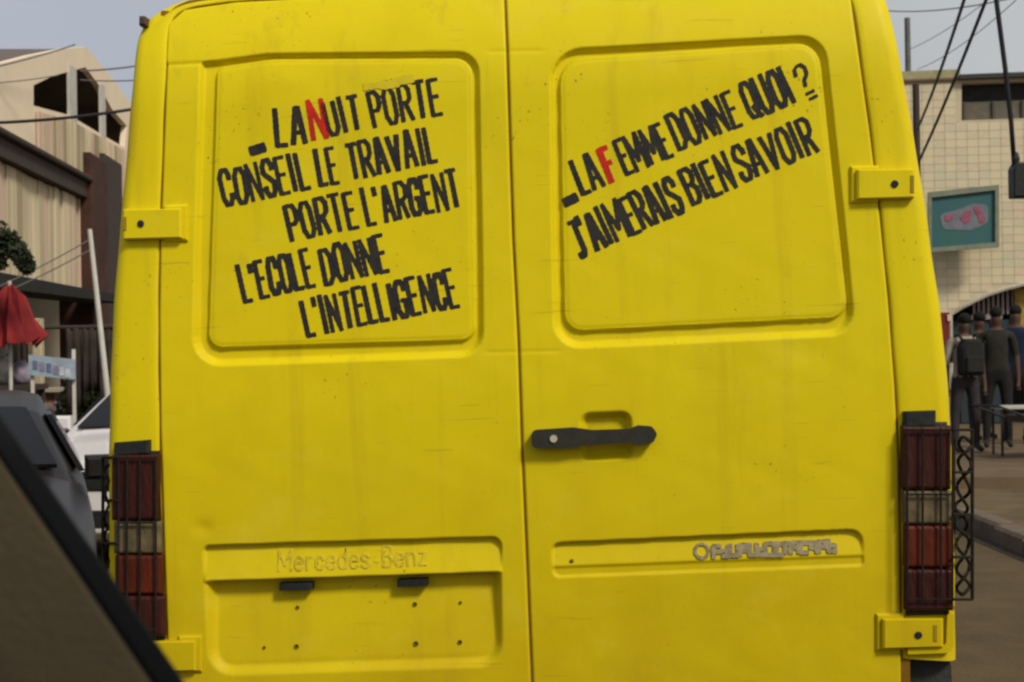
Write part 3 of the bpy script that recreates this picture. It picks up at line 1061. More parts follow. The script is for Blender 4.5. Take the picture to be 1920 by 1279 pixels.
x_r = 6.5
zt = rp(1860, 148)[1]
x_l = -4.0
arch = [(1781, 640), (1781, 592), (1800, 578), (1825, 565), (1850, 553), (1880, 543), (1915, 534), (1950, 530), (1990, 531), (2030, 540), (2070, 556), (2100, 575), (2110, 640)]
arch_p = RB.pts(arch)
arch_p = [(arch_p[0][0], 0.22)] + arch_p[1:-1] + [(arch_p[-1][0], 0.22)]
lo0, lo1 = rp(1803, 226), rp(1803, 156)
louv = [(lo0[0], lo0[1]), (x_r - .4, lo0[1]), (x_r - .4, lo1[1]), (lo1[0], lo1[1])]
outer = [(x_l, 0), (arch_p[0][0], 0.0), *arch_p, (arch_p[-1][0], 0.0), (x_r, 0), (x_r, zt), (x_l, zt)]
mesh('wall', *prism([outer, louv], 0, 0.25), CREAM, hall)
mesh('roof', *box(rp(1797, 140)[0], x_r + .3, -0.12, 7.0, zt, zt + 0.07), mat('dark_roof_edge', (0.05, 0.048, 0.042), 0.8), hall)
mesh('roof_slab', *box(x_l - .1, rp(1797, 140)[0] - .005, -0.05, 7.0, zt, zt + 0.035), mat('brown_roof_edge', (0.16, 0.10, 0.06), 0.8), hall)
mesh('parapet', *box(x_l - .1, rp(1800, 140)[0], -0.02, 0.18, zt + .036, zt + 0.17), mat('ochre_parapet', (0.40, 0.36, 0.20), 0.9, noise=.3), hall)
mesh('wall', *box(x_l, x_l + .2, .25, 7, 0, zt), CREAM, hall)
mesh('wall', *box(x_r - .2, x_r, .25, 7, 0, zt), CREAM, hall)
mesh('back_wall', *box(x_l + .2, x_r - .2, 6.8, 7, 0, zt), CREAM, hall)
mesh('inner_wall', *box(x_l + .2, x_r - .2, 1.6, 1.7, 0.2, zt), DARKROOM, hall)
LOUV = mat('louvre_slat', (0.15, 0.135, 0.10), 0.8, noise=.3)
zl = lo0[1] + .02
mesh('window_panel', *box(lo0[0] + .02, x_r - .45, 0.13, 0.16, lo0[1] + .01, lo0[1] + (lo1[1] - lo0[1]) * .52), LOUV, hall)
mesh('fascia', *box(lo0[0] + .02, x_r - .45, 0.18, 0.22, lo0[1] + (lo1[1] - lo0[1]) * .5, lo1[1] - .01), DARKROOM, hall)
for k in range(14):
    x = lo0[0] + .05 + k * .45
    if x < x_r - .6:
        mesh('mullion', *box(x, x + .04, 0.09, 0.13, lo0[1], lo0[1] + (lo1[1] - lo0[1]) * .52), mat('mullion_brown', (.09, .08, .06), .8), hall)
# tiles
tw, th_ = 0.172, 0.128
tile_me = {}


def tile_mesh(m, key):
    v, f = bevbox(0.0028, tw - 0.0028, 0.0, 0.0062, 0.0028, th_ - 0.0028, 0.0015)
    me = bpy.data.meshes.new('tile'); me.from_pydata(v, [], f); me.materials.append(m)
    bm = bmesh.new(); bm.from_mesh(me); bmesh.ops.recalc_face_normals(bm, faces=bm.faces); bm.to_mesh(me); bm.free()
    return me


tms = [tile_mesh(TILE, 0), tile_mesh(TILE2, 1), tile_mesh(mat('warm_tile', (0.66, 0.54, 0.37), 0.55, noise=.15), 2)]


def inpoly(x, z, poly):
    c = False
    for i in range(len(poly)):
        (x1, z1), (x2, z2) = poly[i - 1], poly[i]
        if (z1 > z) != (z2 > z) and x < (x2 - x1) * (z - z1) / (z2 - z1) + x1: c = not c
    return c


xs0 = rp(1700, 300)[0]; xs1 = rp(1925, 300)[0]
n_t = 0
rest = []
cand = []
z = 0.3
while z + th_ < zt - .02:
    x = x_l + .05
    while x + tw < x_r - .02:
        cs = [(x, z), (x + tw, z), (x, z + th_), (x + tw, z + th_), (x + tw / 2, z + th_ / 2)]
        if not any(inpoly(a, b, arch_p) or inpoly(a, b, louv) for a, b in cs):
            vis = xs0 < x < xs1 and z > 2.1
            cand.append((0 if vis else 1, x, z))
        x += tw
    z += th_
cand.sort(key=lambda c: c[0])
for v_, x, z in cand:
    if v_ == 0 and n_t < 300:
        o = bpy.data.objects.new('tile', random.choices(tms, (5, 3, 2))[0])
        link(o, hall); o.location = (x, -0.0065 - random.uniform(0, .0015), z)
        n_t += 1
    else:
        v, f = bevbox(x + .0028, x + tw - .0028, -0.0065, -.0004, z + .0028, z + th_ - .0028, .0015)
        rest.append((v, f))
if rest:
    o = mesh('tiling', *joined(*rest), TILE, hall); o['kind'] = 'stuff'
# arch trim
ar = [(a, -0.02, b) for a, b in arch_p]
mesh('arch_trim', *tube(ar, 0.035, 6), TRIMM, hall)
# gate and lattice window in the arch
GATE = mat('grey_green_gate', (0.034, 0.050, 0.058), 0.6, noise=.35, nscale=2)
g0, g1 = arch_p[1][0] + .03, rp(1905, 700)[0]
gz = rp(1850, 596)[1]
gp = 0.30
n_g = 6
for k in range(n_g):
    a, b = g0 + (g1 - g0) * k / n_g, g0 + (g1 - g0) * (k + 1) / n_g
    mesh('gate_panel', *bevbox(a + .008, b - .008, gp, gp + .05, 0.25, gz - .03, .01), GATE, hall)
for k in range(9):
    x = rp(1832, 590)[0] + k * .075
    ztop = min(np.interp(x, [p_[0] for p_ in arch_p[1:-1]], [p_[1] for p_ in arch_p[1:-1]]) + .05, 9)
    mesh('window_bar', *box(x, x + .035, gp, gp + .03, gz + .06, ztop), mat('pale_bar', (0.30, 0.26, 0.25), .7), hall)
mesh('window_sill', *box(rp(1828, 590)[0], rp(1886, 590)[0], gp - .05, gp + .05, gz - .02, gz + .06), MATS['pale_bar'], hall)
mesh('door_panel', *box(rp(1910, 600)[0], rp(1975, 600)[0], gp - .08, gp - .02, 0.3 + 1.1, rp(1910, 540)[1]), mat('ochre_door', (0.42, 0.28, 0.05), .7, noise=.4), hall)
mesh('door_panel', *box(rp(1765, 600)[0] - .35, rp(1781, 600)[0] - .02, -0.09, -0.02, 1.35, rp(1775, 586)[1]), mat('dark_red_board', (0.20, 0.03, 0.025), .7, noise=.4), hall)
mesh('notice', *box(rp(1774, 600)[0], rp(1783, 600)[0], -0.12, -.09, rp(1778, 602)[1], rp(1778, 590)[1]), mat('pale_notice', (0.6, 0.45, 0.35), .7), hall)

# green sign in its frame
SG = [(1744, 364), (1868, 350), (1868, 462), (1748, 472)]
sM = Matrix.Translation(P(1806, 412, 21.55)) @ Matrix.Rotation(R(-7), 4, 'Z')
sF = Frame(sM)
sign = empty('framed_sign', sM, 'green framed sign with blurred pink lettering, fixed to the tiled wall', 'sign')
sp = sF.pts([(1740, 474), (1872, 464), (1872, 347), (1740, 361)])
si = sF.pts([(1746, 465), (1865, 455), (1865, 357), (1746, 371)])
mesh('sign_frame', *prism([sp, si], -0.05, 0.05), mat('sage_frame', (0.22, 0.24, 0.17), 0.6, noise=.3), sign)
mesh('sign_board', *prism([si], 0.0, 0.04), mat('green_sign_board', (0.045, 0.13, 0.10), 0.5, noise=.3, color2=(0.04, 0.11, 0.14), nscale=3), sign)


def blob(frame, pts, y, m, name, parent):
    pl = frame.pts(pts)
    mesh(name, *prism([pl], y - .006, y), m, parent)


PK = mat('faded_pink_print', (0.34, 0.10, 0.16), .6, noise=.4, nscale=12)
LV = mat('faded_lilac_print', (0.19, 0.20, 0.22), .6, noise=.3, nscale=8)
blob(sF, rounded([(1762, 402), (1790, 395), (1825, 382), (1852, 384), (1853, 418), (1820, 432), (1768, 430)], [8, 8, 8, 8, 12, 8, 8], 4), 0.0, LV, 'print', sign)
for pl in ([(1799, 408), (1812, 395), (1822, 395), (1819, 416), (1808, 420)], [(1824, 390), (1832, 384), (1842, 398), (1848, 415), (1838, 420), (1832, 405)],
           [(1770, 404), (1786, 402), (1788, 412), (1772, 416)]):
    blob(sF, rounded(pl, 2.5, 3), -0.0065, PK, 'print', sign)

# poles and wires on the right
GREYP = mat('galvanised_pole', (0.13, 0.14, 0.12), 0.6, noise=.3)
CABLE = mat('black_cable', (0.012, 0.012, 0.014), 0.6)
THIN = mat('grey_cable', (0.11, 0.10, 0.10), 0.7)


def pole(name, a, b, r0, r1, m, label, cat, group=None):
    v, f = tube([a, b], [r0, r1], 12)
    o = mesh(name, [Vector(x) - Vector(a) for x in v], f, m, smooth=False)
    o.location = a
    return tag(o, label, cat, group)


b_ = P(1702, 650, 24); t_ = P(1701, 34, 24); b_.z = 0; b_.x = t_.x
pole('utility_pole', b_, t_, 0.06, 0.05, GREYP, 'thin grey steel pole rising above the roof beside the right edge of the van', 'pole')
b_ = P(1718, 650, 19.5); t_ = P(1717, 158, 19.5); b_.z = 0; b_.x = t_.x
pole('service_post', b_, t_, 0.05, 0.05, mat('dark_brown_post', (0.05, 0.035, 0.03), .8), 'short dark post in front of the tiled wall, where two cables end', 'post')


def wire(pts, r, m, label, sag=0.0, group=None, name='overhead_cable'):
    pts = [Vector(p_) for p_ in pts]
    path = []
    if len(pts) == 2:
        a, b = pts
        for i in range(25):
            t = i / 24
            p_ = a.lerp(b, t); p_.z -= sag * 4 * t * (1 - t)
            path.append(p_)
    else:
        path = pts
    v, f = tube([p_ - path[0] for p_ in path], r, 8)
    o = mesh(name, v, f, m, smooth=True)
    o.location = path[0]
    return tag(o, label, 'cable', group)


wire([P(1860, -170, 11), P(1720, 243, 19.3)], 0.017, CABLE, 'black cable running down to the dark post, the left one of the slanting pair', .10)
wire([P(1905, -150, 11), P(1700, 350, 19.0)], 0.017, CABLE, 'black cable crossing the tiled wall, the right one of the slanting pair', .10)
wire([P(1848, -160, 11.5), P(1868, 0, 11.5), P(1885, 130, 11.5), P(1896, 230, 11.5), P(1902, 315, 11.5)], 0.021, CABLE, 'black cable hanging down to a dark junction box at the right edge')
wire([P(1660, 20, 21), P(1990, -28, 14)], 0.008, THIN, 'faint grey wire high in the sky right of the van', .1)
wire([P(1700, 95, 26), P(1900, -40, 20)], 0.006, THIN, 'thinnest grey wire slanting across the pale sky on the right', .1)
wire([P(1720, 130, 26), P(1905, 0, 17)], 0.006, THIN, 'thin wire below the other slanting grey one on the right', .1)
jb = P(1914, 340, 11.5)
jr = empty('junction_box', Matrix.Translation(jb), 'dark cable junction box hanging at the right edge above the green sign', 'junction box')
mesh('case', *plate(rounded([(-.08, -.14), (.09, -.14), (.09, .10), (.05, .15), (-.055, .15), (-.08, .10)], .01, 3), -0.07, 0.07, 0.012), BLACKPL, jr)
mesh('clamp', *lathe([(0.03, 0.15), (0.035, 0.19), (0.02, 0.24)], 12, 'z', (-.04, 0, 0)), BLACKPL, jr)
mesh('bracket', *box(.088, .35, -.02, .02, .02, .06), BLACKPL, jr)
wire([jb + Vector((.3, 0, -.6)), jb + Vector((.3, .02, 4.0))], 0.03, CABLE, 'stout black riser beside the junction box', 0, name='cable_riser')

# ------------------------------------------------------------------ left: corrugated wall building along the street
A_ = P(0, 650, 15.0); B_ = P(215, 650, 21.0)
A_.z = 0; B_.z = 0
sx_ = (B_ - A_).normalized()
LB_M = Matrix.Translation(A_) @ Matrix(((sx_.x, -sx_.y, 0, 0), (sx_.y, sx_.x, 0, 0), (0, 0, 1, 0), (0, 0, 0, 1)))
LB = Frame(LB_M)
house = empty('market_building', LB_M, 'pale two storey building with gabled upper floor over dark open shops', 'building')
BEIGE = mat('faded_pink_beige_wall', (0.80, 0.65, 0.49), 0.9, noise=.25, nscale=1.2, color2=(0.72, 0.60, 0.44))
PLANKM = [mat('plank_%s' % n_, c_, .85, noise=.3, nscale=2, stretch=(1, 1, .12)) for n_, c_ in
          (('pale', (0.68, 0.57, 0.38)), ('grey', (0.56, 0.47, 0.31)), ('pink', (0.66, 0.48, 0.36)), ('dull', (0.40, 0.32, 0.20)))]
BROWN = mat('dark_brown_fascia', (0.065, 0.046, 0.038), .8, noise=.3)
REDBR = mat('red_brown_column', (0.075, 0.032, 0.022), .8, noise=.5, nscale=2)
WHITEP = mat('white_post_paint', (0.55, 0.52, 0.46), .6, noise=.2)


def lp(x, y): return LB.pts([(x, y)])[0]


# (local y grows away from the street)
z_f0, z_f1 = lp(0, 300)[1], lp(0, 258)[1]
up_outer = LB.pts([(0, 120), (60, 104), (130, 90), (162, 88), (205, 140), (243, 190), (262, 235)]) 
s_end = up_outer[-1][0]
up_poly = [(-3.5, z_f1 - .02), (-3.5, lp(0, 160)[1])] + up_outer[0:] + [(s_end, z_f1 - .02)]
op = LB.pts([(63, 160), (100, 142), (128, 135), (160, 126), (186, 160), (210, 205), (238, 236), (234, 277), (187, 250), (130, 216), (63, 198)])
mesh('gable_wall', *prism([up_poly, op], 0, 0.09), BEIGE, house)
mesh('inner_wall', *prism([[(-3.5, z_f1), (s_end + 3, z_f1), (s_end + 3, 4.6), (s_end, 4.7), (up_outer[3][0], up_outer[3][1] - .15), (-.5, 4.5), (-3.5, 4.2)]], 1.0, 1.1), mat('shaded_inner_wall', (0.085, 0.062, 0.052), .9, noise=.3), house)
mesh('upper_floor', *box(-3.5, s_end, 0.2, 6.0, z_f0, z_f0 + .15), BROWN, house)
rf = [(-3.5, lp(0, 160)[1] - .04)] + [(a, b - .03) for a, b in up_outer] + [(s_end + 3, 4.6)]
mesh('roof', *prism([rf + [(a, b - .05) for a, b in reversed(rf)]], 0.09, 6.0), mat('metal_roof', (.16, .12, .10), .7, noise=.3), house)
mesh('back_wall', *box(-3.5, s_end, 6.0, 6.2, 0, 4.1), BEIGE, house)
mesh('end_wall', *box(s_end - .2, s_end, 0.2, 6.0, 0.0, 4.3), BEIGE, house)
for xa, xb in ((128, 141), (187, 195)):
    a, b = lp(xa, 200)[0], lp(xb, 200)[0]
    mesh('veranda_post', *box(a, b, -0.025, 0.015, z_f1 + .1, lp((xa + xb) / 2, 126 if xa < 150 else 160)[1]), WHITEP, house)
# slats of the veranda rail
k = 0
a0, a1 = lp(66, 220)[0], lp(232, 285)[0]
ns = 30
for k in range(ns):
    a = a0 + (a1 - a0) * k / ns; b = a0 + (a1 - a0) * (k + random.uniform(.55, .8)) / ns
    ztop_ = np.interp((a + b) / 2, [lp(66, 205)[0], lp(130, 224)[0], lp(187, 256)[0], lp(232, 281)[0]], [lp(66, 205)[1], lp(130, 224)[1], lp(187, 256)[1], lp(232, 281)[1]]) - .03
    mesh('slat', *box(a, b, -0.05, -0.012, z_f1 + random.uniform(.03, .08), ztop_), random.choice(PLANKM), house)
# dark fascia band over the plank wall
mesh('fascia', *box(-3.5, lp(152, 330)[0], -0.10, 0.12, z_f0, z_f1), BROWN, house)
mesh('gutter', *tube([(-3.5, -0.14, z_f1 + .0), (lp(150, 322)[0], -0.14, z_f1)], .04, 8), BROWN, house)
# planks (ribs) under it
z_b = lp(0, 530)[1]
a = -3.4; s1 = lp(155, 400)[0]
while a < s1:
    w_ = random.uniform(.16, .30)
    if a + w_ > s1: w_ = s1 - a
    dy = random.choice((0, 0, .02, .035))
    if w_ > .04:
        mesh('plank', *bevbox(a + .008, a + w_ - .008, dy, dy + .05, z_b + random.uniform(-.02, .04), z_f0 - .01, .006), random.choices(PLANKM, (4, 3, 2, 2))[0], house)
    a += w_
mesh('backing_wall', *box(-3.5, s1, 0.09, 0.15, z_b, z_f0), MATS['dark_brown_fascia'], house)
c0, c1 = lp(150, 400)[0] + .02, lp(214, 400)[0]
mesh('column', *bevbox(c0, c0 + (c1 - c0) * .45, -0.16, 0.3, 0, lp(160, 292)[1], .02), REDBR, house)
mesh('column', *bevbox(c0 + (c1 - c0) * .46, c1, -0.13, 0.3, 0, lp(200, 300)[1], .02), BROWN, house)
mesh('awning', *joined(prism([[(-3.4, z_b), (s1, z_b), (s1, z_b - .10), (-3.4, z_b - .16)]], -.55, 0.0)), mat('black_awning', (0.025, 0.024, 0.022), .8, noise=.4), house)
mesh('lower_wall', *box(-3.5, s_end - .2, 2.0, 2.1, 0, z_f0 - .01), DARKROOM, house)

# leaning pale pole
pole('leaning_pole', P(208, 800, 13.2), P(168, 430, 13.2), 0.030, 0.022, WHITEP, 'slender pale pole leaning beside the left edge of the van', 'pole')
bpy.data.objects['leaning_pole'].location.z = bpy.data.objects['leaning_pole'].location.z
wire([P(-80, 232, 9), P(300, 196, 9.5)], 0.011, CABLE, 'thick black cable crossing in front of the gable on the left', .03)
wire([P(-60, 137, 14), P(140, 84, 17)], 0.009, THIN, 'grey wire along the top of the pale gable on the left', .02)
wire([P(150, 133, 18), P(290, 118, 19)], 0.011, THIN, 'grey wire running level from the gable towards the van', .02)
wire([P(150, 150, 18), P(290, 148, 19)], 0.009, THIN, 'fainter wire just below the level one left of the van', .02)
wire([P(-20, 545, 13), P(170, 448, 14)], 0.007, THIN, 'thin wire slanting up across the plank wall, the upper of two', .02)
wire([P(-20, 560, 13), P(170, 468, 14)], 0.007, THIN, 'thin wire slanting up across the plank wall, the lower of two', .02)
wire([P(-60, 158, 14.5), P(110, 141, 16)], 0.006, THIN, 'thin wire across the pale gable above the dark opening', .02)


# foliage
def leaf_mass(root, centers, m, n, size, name='crown'):
    V, F = [], []
    for _ in range(n):
        c, r_ = random.choice(centers)
        d = Vector((random.gauss(0, 1), random.gauss(0, 1), random.gauss(0, 1))).normalized() * r_ * random.random() ** .45
        p_ = Vector(c) + d
        nrm = Vector((random.gauss(0, 1), random.gauss(0, 1), random.gauss(.5, 1))).normalized()
        u = nrm.orthogonal().normalized(); u.rotate(Matrix.Rotation(random.uniform(0, 6.28), 3, nrm)); w = nrm.cross(u)
        s = size * random.uniform(.6, 1.4)
        k = len(V)
        V += [p_ - u * s, p_ - w * s * .4, p_ + u * s, p_ + w * s * .4]
        F.append((k, k + 1, k + 2, k + 3))
    return mesh(name, V, F, m, root, recalc=False)


LEAF = mat('dark_leaf', (0.035, 0.045, 0.022), .7, noise=.5, nscale=5)
LEAF2 = mat('mid_leaf', (0.06, 0.075, 0.03), .7, noise=.5, nscale=5)
BARK = mat('bark', (0.06, 0.045, 0.035), .9, noise=.4)
tb = P(-150, 640, 12); tb.z = 0.12
tree = empty('street_tree', Matrix.Translation(tb), 'dark leaved tree whose lowest boughs reach in at the left edge over the awning', 'tree')
def rel(x, y, Y): return P(x, y, Y) - tb
mesh('trunk', *tube([(0, 0, 0), (0.03, 0, .9), (-.04, .05, 1.8), (.02, 0, 2.7)], [.13, .10, .09, .06], 10), BARK, tree, smooth=True)
for e in (rel(-20, 462, 12), rel(20, 478, 12), rel(-120, 420, 12), rel(-230, 440, 11.6), rel(-160, 380, 12.4)):
    mesh('branch', *tube([(-.03, .04, 1.9), Vector((0, 0, 2.2)).lerp(e, .5) + Vector((0, 0, .12)), e], [.05, .03, .012], 7), BARK, tree, smooth=True)
leaf_mass(tree, [(rel(-10, 455, 12), .20), (rel(14, 452, 12), .10), (rel(30, 468, 12), .09), (rel(42, 486, 12), .08), (rel(52, 500, 12), .06), (rel(-2, 492, 12), .06),
                 (rel(-100, 420, 12), .4), (rel(-180, 400, 12.2), .45), (rel(-240, 430, 11.8), .4), (rel(-150, 350, 12.2), .35)], LEAF, 5200, .035)
sb = P(168, 700, 15); sb.z = .12
bush = empty('potted_shrub', Matrix.Translation(sb), 'dark green shrub by the foot of the leaning pale pole', 'shrub')
mesh('pot', *lathe([(.16, 0), (.22, .34), (.20, .34)], 16), mat('clay_pot', (.16, .08, .05), .8), bush, smooth=True)
mesh('stem', *tube([(0, 0, .3), (.02, 0, .8), (0, .03, 1.1)], [.03, .02, .012], 6), BARK, bush)
leaf_mass(bush, [((0, 0, 1.15), .28), ((.12, 0, 1.0), .2), ((-.15, 0, .9), .22), ((0, 0, .7), .2)], LEAF2, 1500, .04)

# ---- market things under the awning
RED = mat('red_cloth', (0.30, 0.028, 0.03), .8, noise=.5, nscale=4)
um = P(20, 700, 12.6); um.z = .12
par = empty('market_parasol', Matrix.Translation(um), 'half folded red parasol standing in the dark shop front at the left edge', 'parasol')
mesh('pole', *tube([(0, 0, 0), (0, 0, 2.15)], .018, 8), WHITEP, par)
V, F = [], []
nf = 12
for i, (r_, z_) in enumerate(((.02, 2.12), (.13, 2.0), (.22, 1.82), (.27, 1.66))):
    for k in range(nf * 2):
        q = math.pi * k / nf
        rr_ = r_ * (1 if k % 2 else .72)
        rr_ *= 1.12 + random.uniform(-.18, .18) * (i > 0)
        V.append((rr_ * math.cos(q), rr_ * math.sin(q), z_ - (0 if k % 2 else .03) - random.uniform(0, .10) * (i > 1)))
m_ = nf * 2
for i in range(3):
    for k in range(m_): F.append((i * m_ + k, i * m_ + (k + 1) % m_, (i + 1) * m_ + (k + 1) % m_, (i + 1) * m_ + k))
o = mesh('canopy', V, F, RED, par)
o.modifiers.new('thick', 'SOLIDIFY').thickness = .006
ps = P(71, 640, 13.2)
cp_ = Vector((ps.x, ps.y, .12))
o = mesh('shop_post', *bevbox(-.045, .045, -.045, .045, 0, P(71, 597, 13.2).z - .12, .01), mat('cream_post', (.50, .42, .28), .8, noise=.3))
o.location = cp_; tag(o, 'square cream post standing between the red parasol and the dark shop', 'post')
# sacks on a stall
st = P(10, 700, 12.9); st.z = .12
stall = empty('sack_stall', Matrix.Translation(st), 'low dark stall table under the pale sacks at the left edge', 'stall')
mesh('table_top', *box(-.7, .30, -.3, .3, 1.15, 1.2), BROWN, stall)
for sx in (-.65, .25):
    for sy in (-.25, .25): mesh('leg', *box(sx - .025, sx + .025, sy - .025, sy + .025, 0, 1.15), BROWN, stall)


def sack(c, a, b, h, m, label):
    bm = bmesh.new(); bmesh.ops.create_icosphere(bm, subdivisions=3, radius=1)
    for v in bm.verts:
        k = 1 + .10 * math.sin(v.co.x * 6 + c.x * 9) * math.sin(v.co.z * 7 + v.co.y * 3)
        v.co = Vector((v.co.x * a * k, v.co.y * b * k, max(v.co.z * k, -.85) * h * (1 if v.co.z < .6 else 1.15)))
    me = bpy.data.meshes.new('sack'); bm.to_mesh(me); bm.free(); me.materials.append(m); me.shade_smooth()
    o = bpy.data.objects.new('sack', me); link(o); o.location = c
    return tag(o, label, 'sack', 'sacks on the market stall')


SK = mat('pale_sack', (.50, .47, .42), .8, noise=.5, nscale=14)
SK2 = mat('lilac_sack', (.34, .29, .36), .8, noise=.5, nscale=14)
z0 = 1.32
sack(st + Vector((.02, -.1, z0 + .0)), .10, .1, .13, SK, 'whitest plump sack on the stall, nearest its right end')
sack(st + Vector((.19, -.1, z0 - .02)), .09, .09, .11, SK2, 'lilac grey sack at the right end of the stall')
sack(st + Vector((-.16, -.05, z0 - .02)), .09, .1, .11, SK2, 'mauve sack left of the whitest one on the stall')
sack(st + Vector((-.04, -.12, z0 + .22)), .11, .1, .10, SK, 'pale sack lying across the top of the other sacks')

CL = [mat('hung_%d' % i_, c_, .85, noise=.5, nscale=5) for i_, c_ in enumerate(((.05, .035, .03), (.10, .03, .025), (.16, .14, .12), (.03, .05, .04), (.22, .17, .11)))]
gl = P(40, 700, 14.2); gl.z = .12
rail = empty('clothes_rail', Matrix.Translation(gl), 'low rail of dark hanging clothes in the shop mouth left of the pale pole', 'clothes rail')
mesh('rail', *tube([(-1.2, 0, 1.75), (1.05, 0, 1.75)], .02, 8), BROWN, rail)
for sx in (-1.15, 1.0): mesh('post', *tube([(sx, 0, 0), (sx, 0, 1.76)], .022, 8), BROWN, rail)
gx = -1.1
gi = 0
while gx < .95:
    w_ = random.uniform(.10, .2); h_ = random.uniform(.55, .95)
    if not (.17 < gx < .33):
        nn_ = 7
        Vg = []
        for zz in range(6):
            for k in range(nn_):
                Vg.append((gx + w_ * k / (nn_ - 1) * (1 + .1 * zz / 5), .04 * math.sin(k * 2.1 + gi) * (.4 + zz / 5) + random.uniform(-.008, .008), 1.74 - h_ * zz / 5 + random.uniform(-.02, .02) * (zz == 5)))
        Fg = [(zz * nn_ + k, zz * nn_ + k + 1, (zz + 1) * nn_ + k + 1, (zz + 1) * nn_ + k) for zz in range(5) for k in range(nn_ - 1)]
        o = mesh('garment', Vg, Fg, random.choices(CL, (5, 2, 1, 3, 1))[0], rail, smooth=True)
        o.modifiers.new('thick', 'SOLIDIFY').thickness = .01
    gx += w_ * 1.05; gi += 1
# blue and white sign board
bs = P(97, 688, 12.3)
bsM = Matrix.Translation(Vector((bs.x, bs.y, 0))) @ Matrix.Rotation(R(12), 4, 'Z')
bF = Frame(bsM)
bsr = empty('shop_sign', bsM, 'small pale blue sign with smudged lettering in front of the dark shop', 'sign')
mesh('board', *prism([bF.pts([(54, 703), (142, 712), (142, 674), (54, 665)])], -.02, .02), mat('pale_blue_board', (.30, .36, .42), .5, noise=.3, nscale=9), bsr)
for sgx, yy, cc in ((62, 675, 0), (75, 678, 1), (88, 680, 0), (101, 684, 1), (112, 687, 2), (123, 690, 2)):
    mesh('character', *prism([bF.pts([(sgx, yy + 17), (sgx + 9, yy + 18), (sgx + 9, yy + 2), (sgx, yy + 1)])], -.028, -.0205),
         mat('print_%d' % cc, ((.12, .16, .28), (.24, .22, .32), (.55, .55, .6))[cc], .6, noise=.4, nscale=20), bsr)
for xx_ in (60, 138):
    a = bF.pts([(xx_, 700)])[0][0]
    mesh('post', *box(a - .015, a + .015, .022, .05, .12, bF.pts([(xx_, 655 if xx_ > 100 else 668)])[0][1]), WHITEP, bsr)

# fruit stall with orange and white goods
fs = P(105, 750, 15.2); 
fM = Matrix.Translation(Vector((fs.x, fs.y, .12)))
fF = Frame(fM)
kiosk = empty('market_kiosk', fM, 'small pink and cream kiosk with a flat pale top behind the parked cars', 'kiosk')
kp = fF.pts([(60, 776), (205, 776), (205, 735), (60, 735)])
kx0, kx1, kz0, kz1 = kp[0][0], kp[1][0], kp[0][1], kp[3][1]
mesh('counter', *box(kx0, kx1 + .1, 0, .5, 0, kz0), mat('kiosk_grey', (.20, .18, .18), .8, noise=.4), kiosk)
nn = 11
cols = ((.55, .38, .26), (.60, .50, .44), (.45, .22, .14), (.58, .52, .58), (.55, .42, .30))
for k in range(nn):
    a = kx0 + (kx1 - kx0) * k / nn
    mesh('panel', *bevbox(a + .004, a + (kx1 - kx0) / nn - .004, 0.02, .06, kz0 + .01, kz1 - .01, .004), mat('kiosk_%d' % (k % 5), cols[k % 5], .7, noise=.3), kiosk)
mesh('counter_top', *box(kx0 - .05, kx1 + .1, -.08, .55, kz1, kz1 + .035), mat('kiosk_top', (.40, .36, .27), .7), kiosk)

# ------------------------------------------------------------------ vehicles coming the other way
GLASS = mat('dark_car_glass', (0.005, 0.005, 0.005), .10, spec=.22)


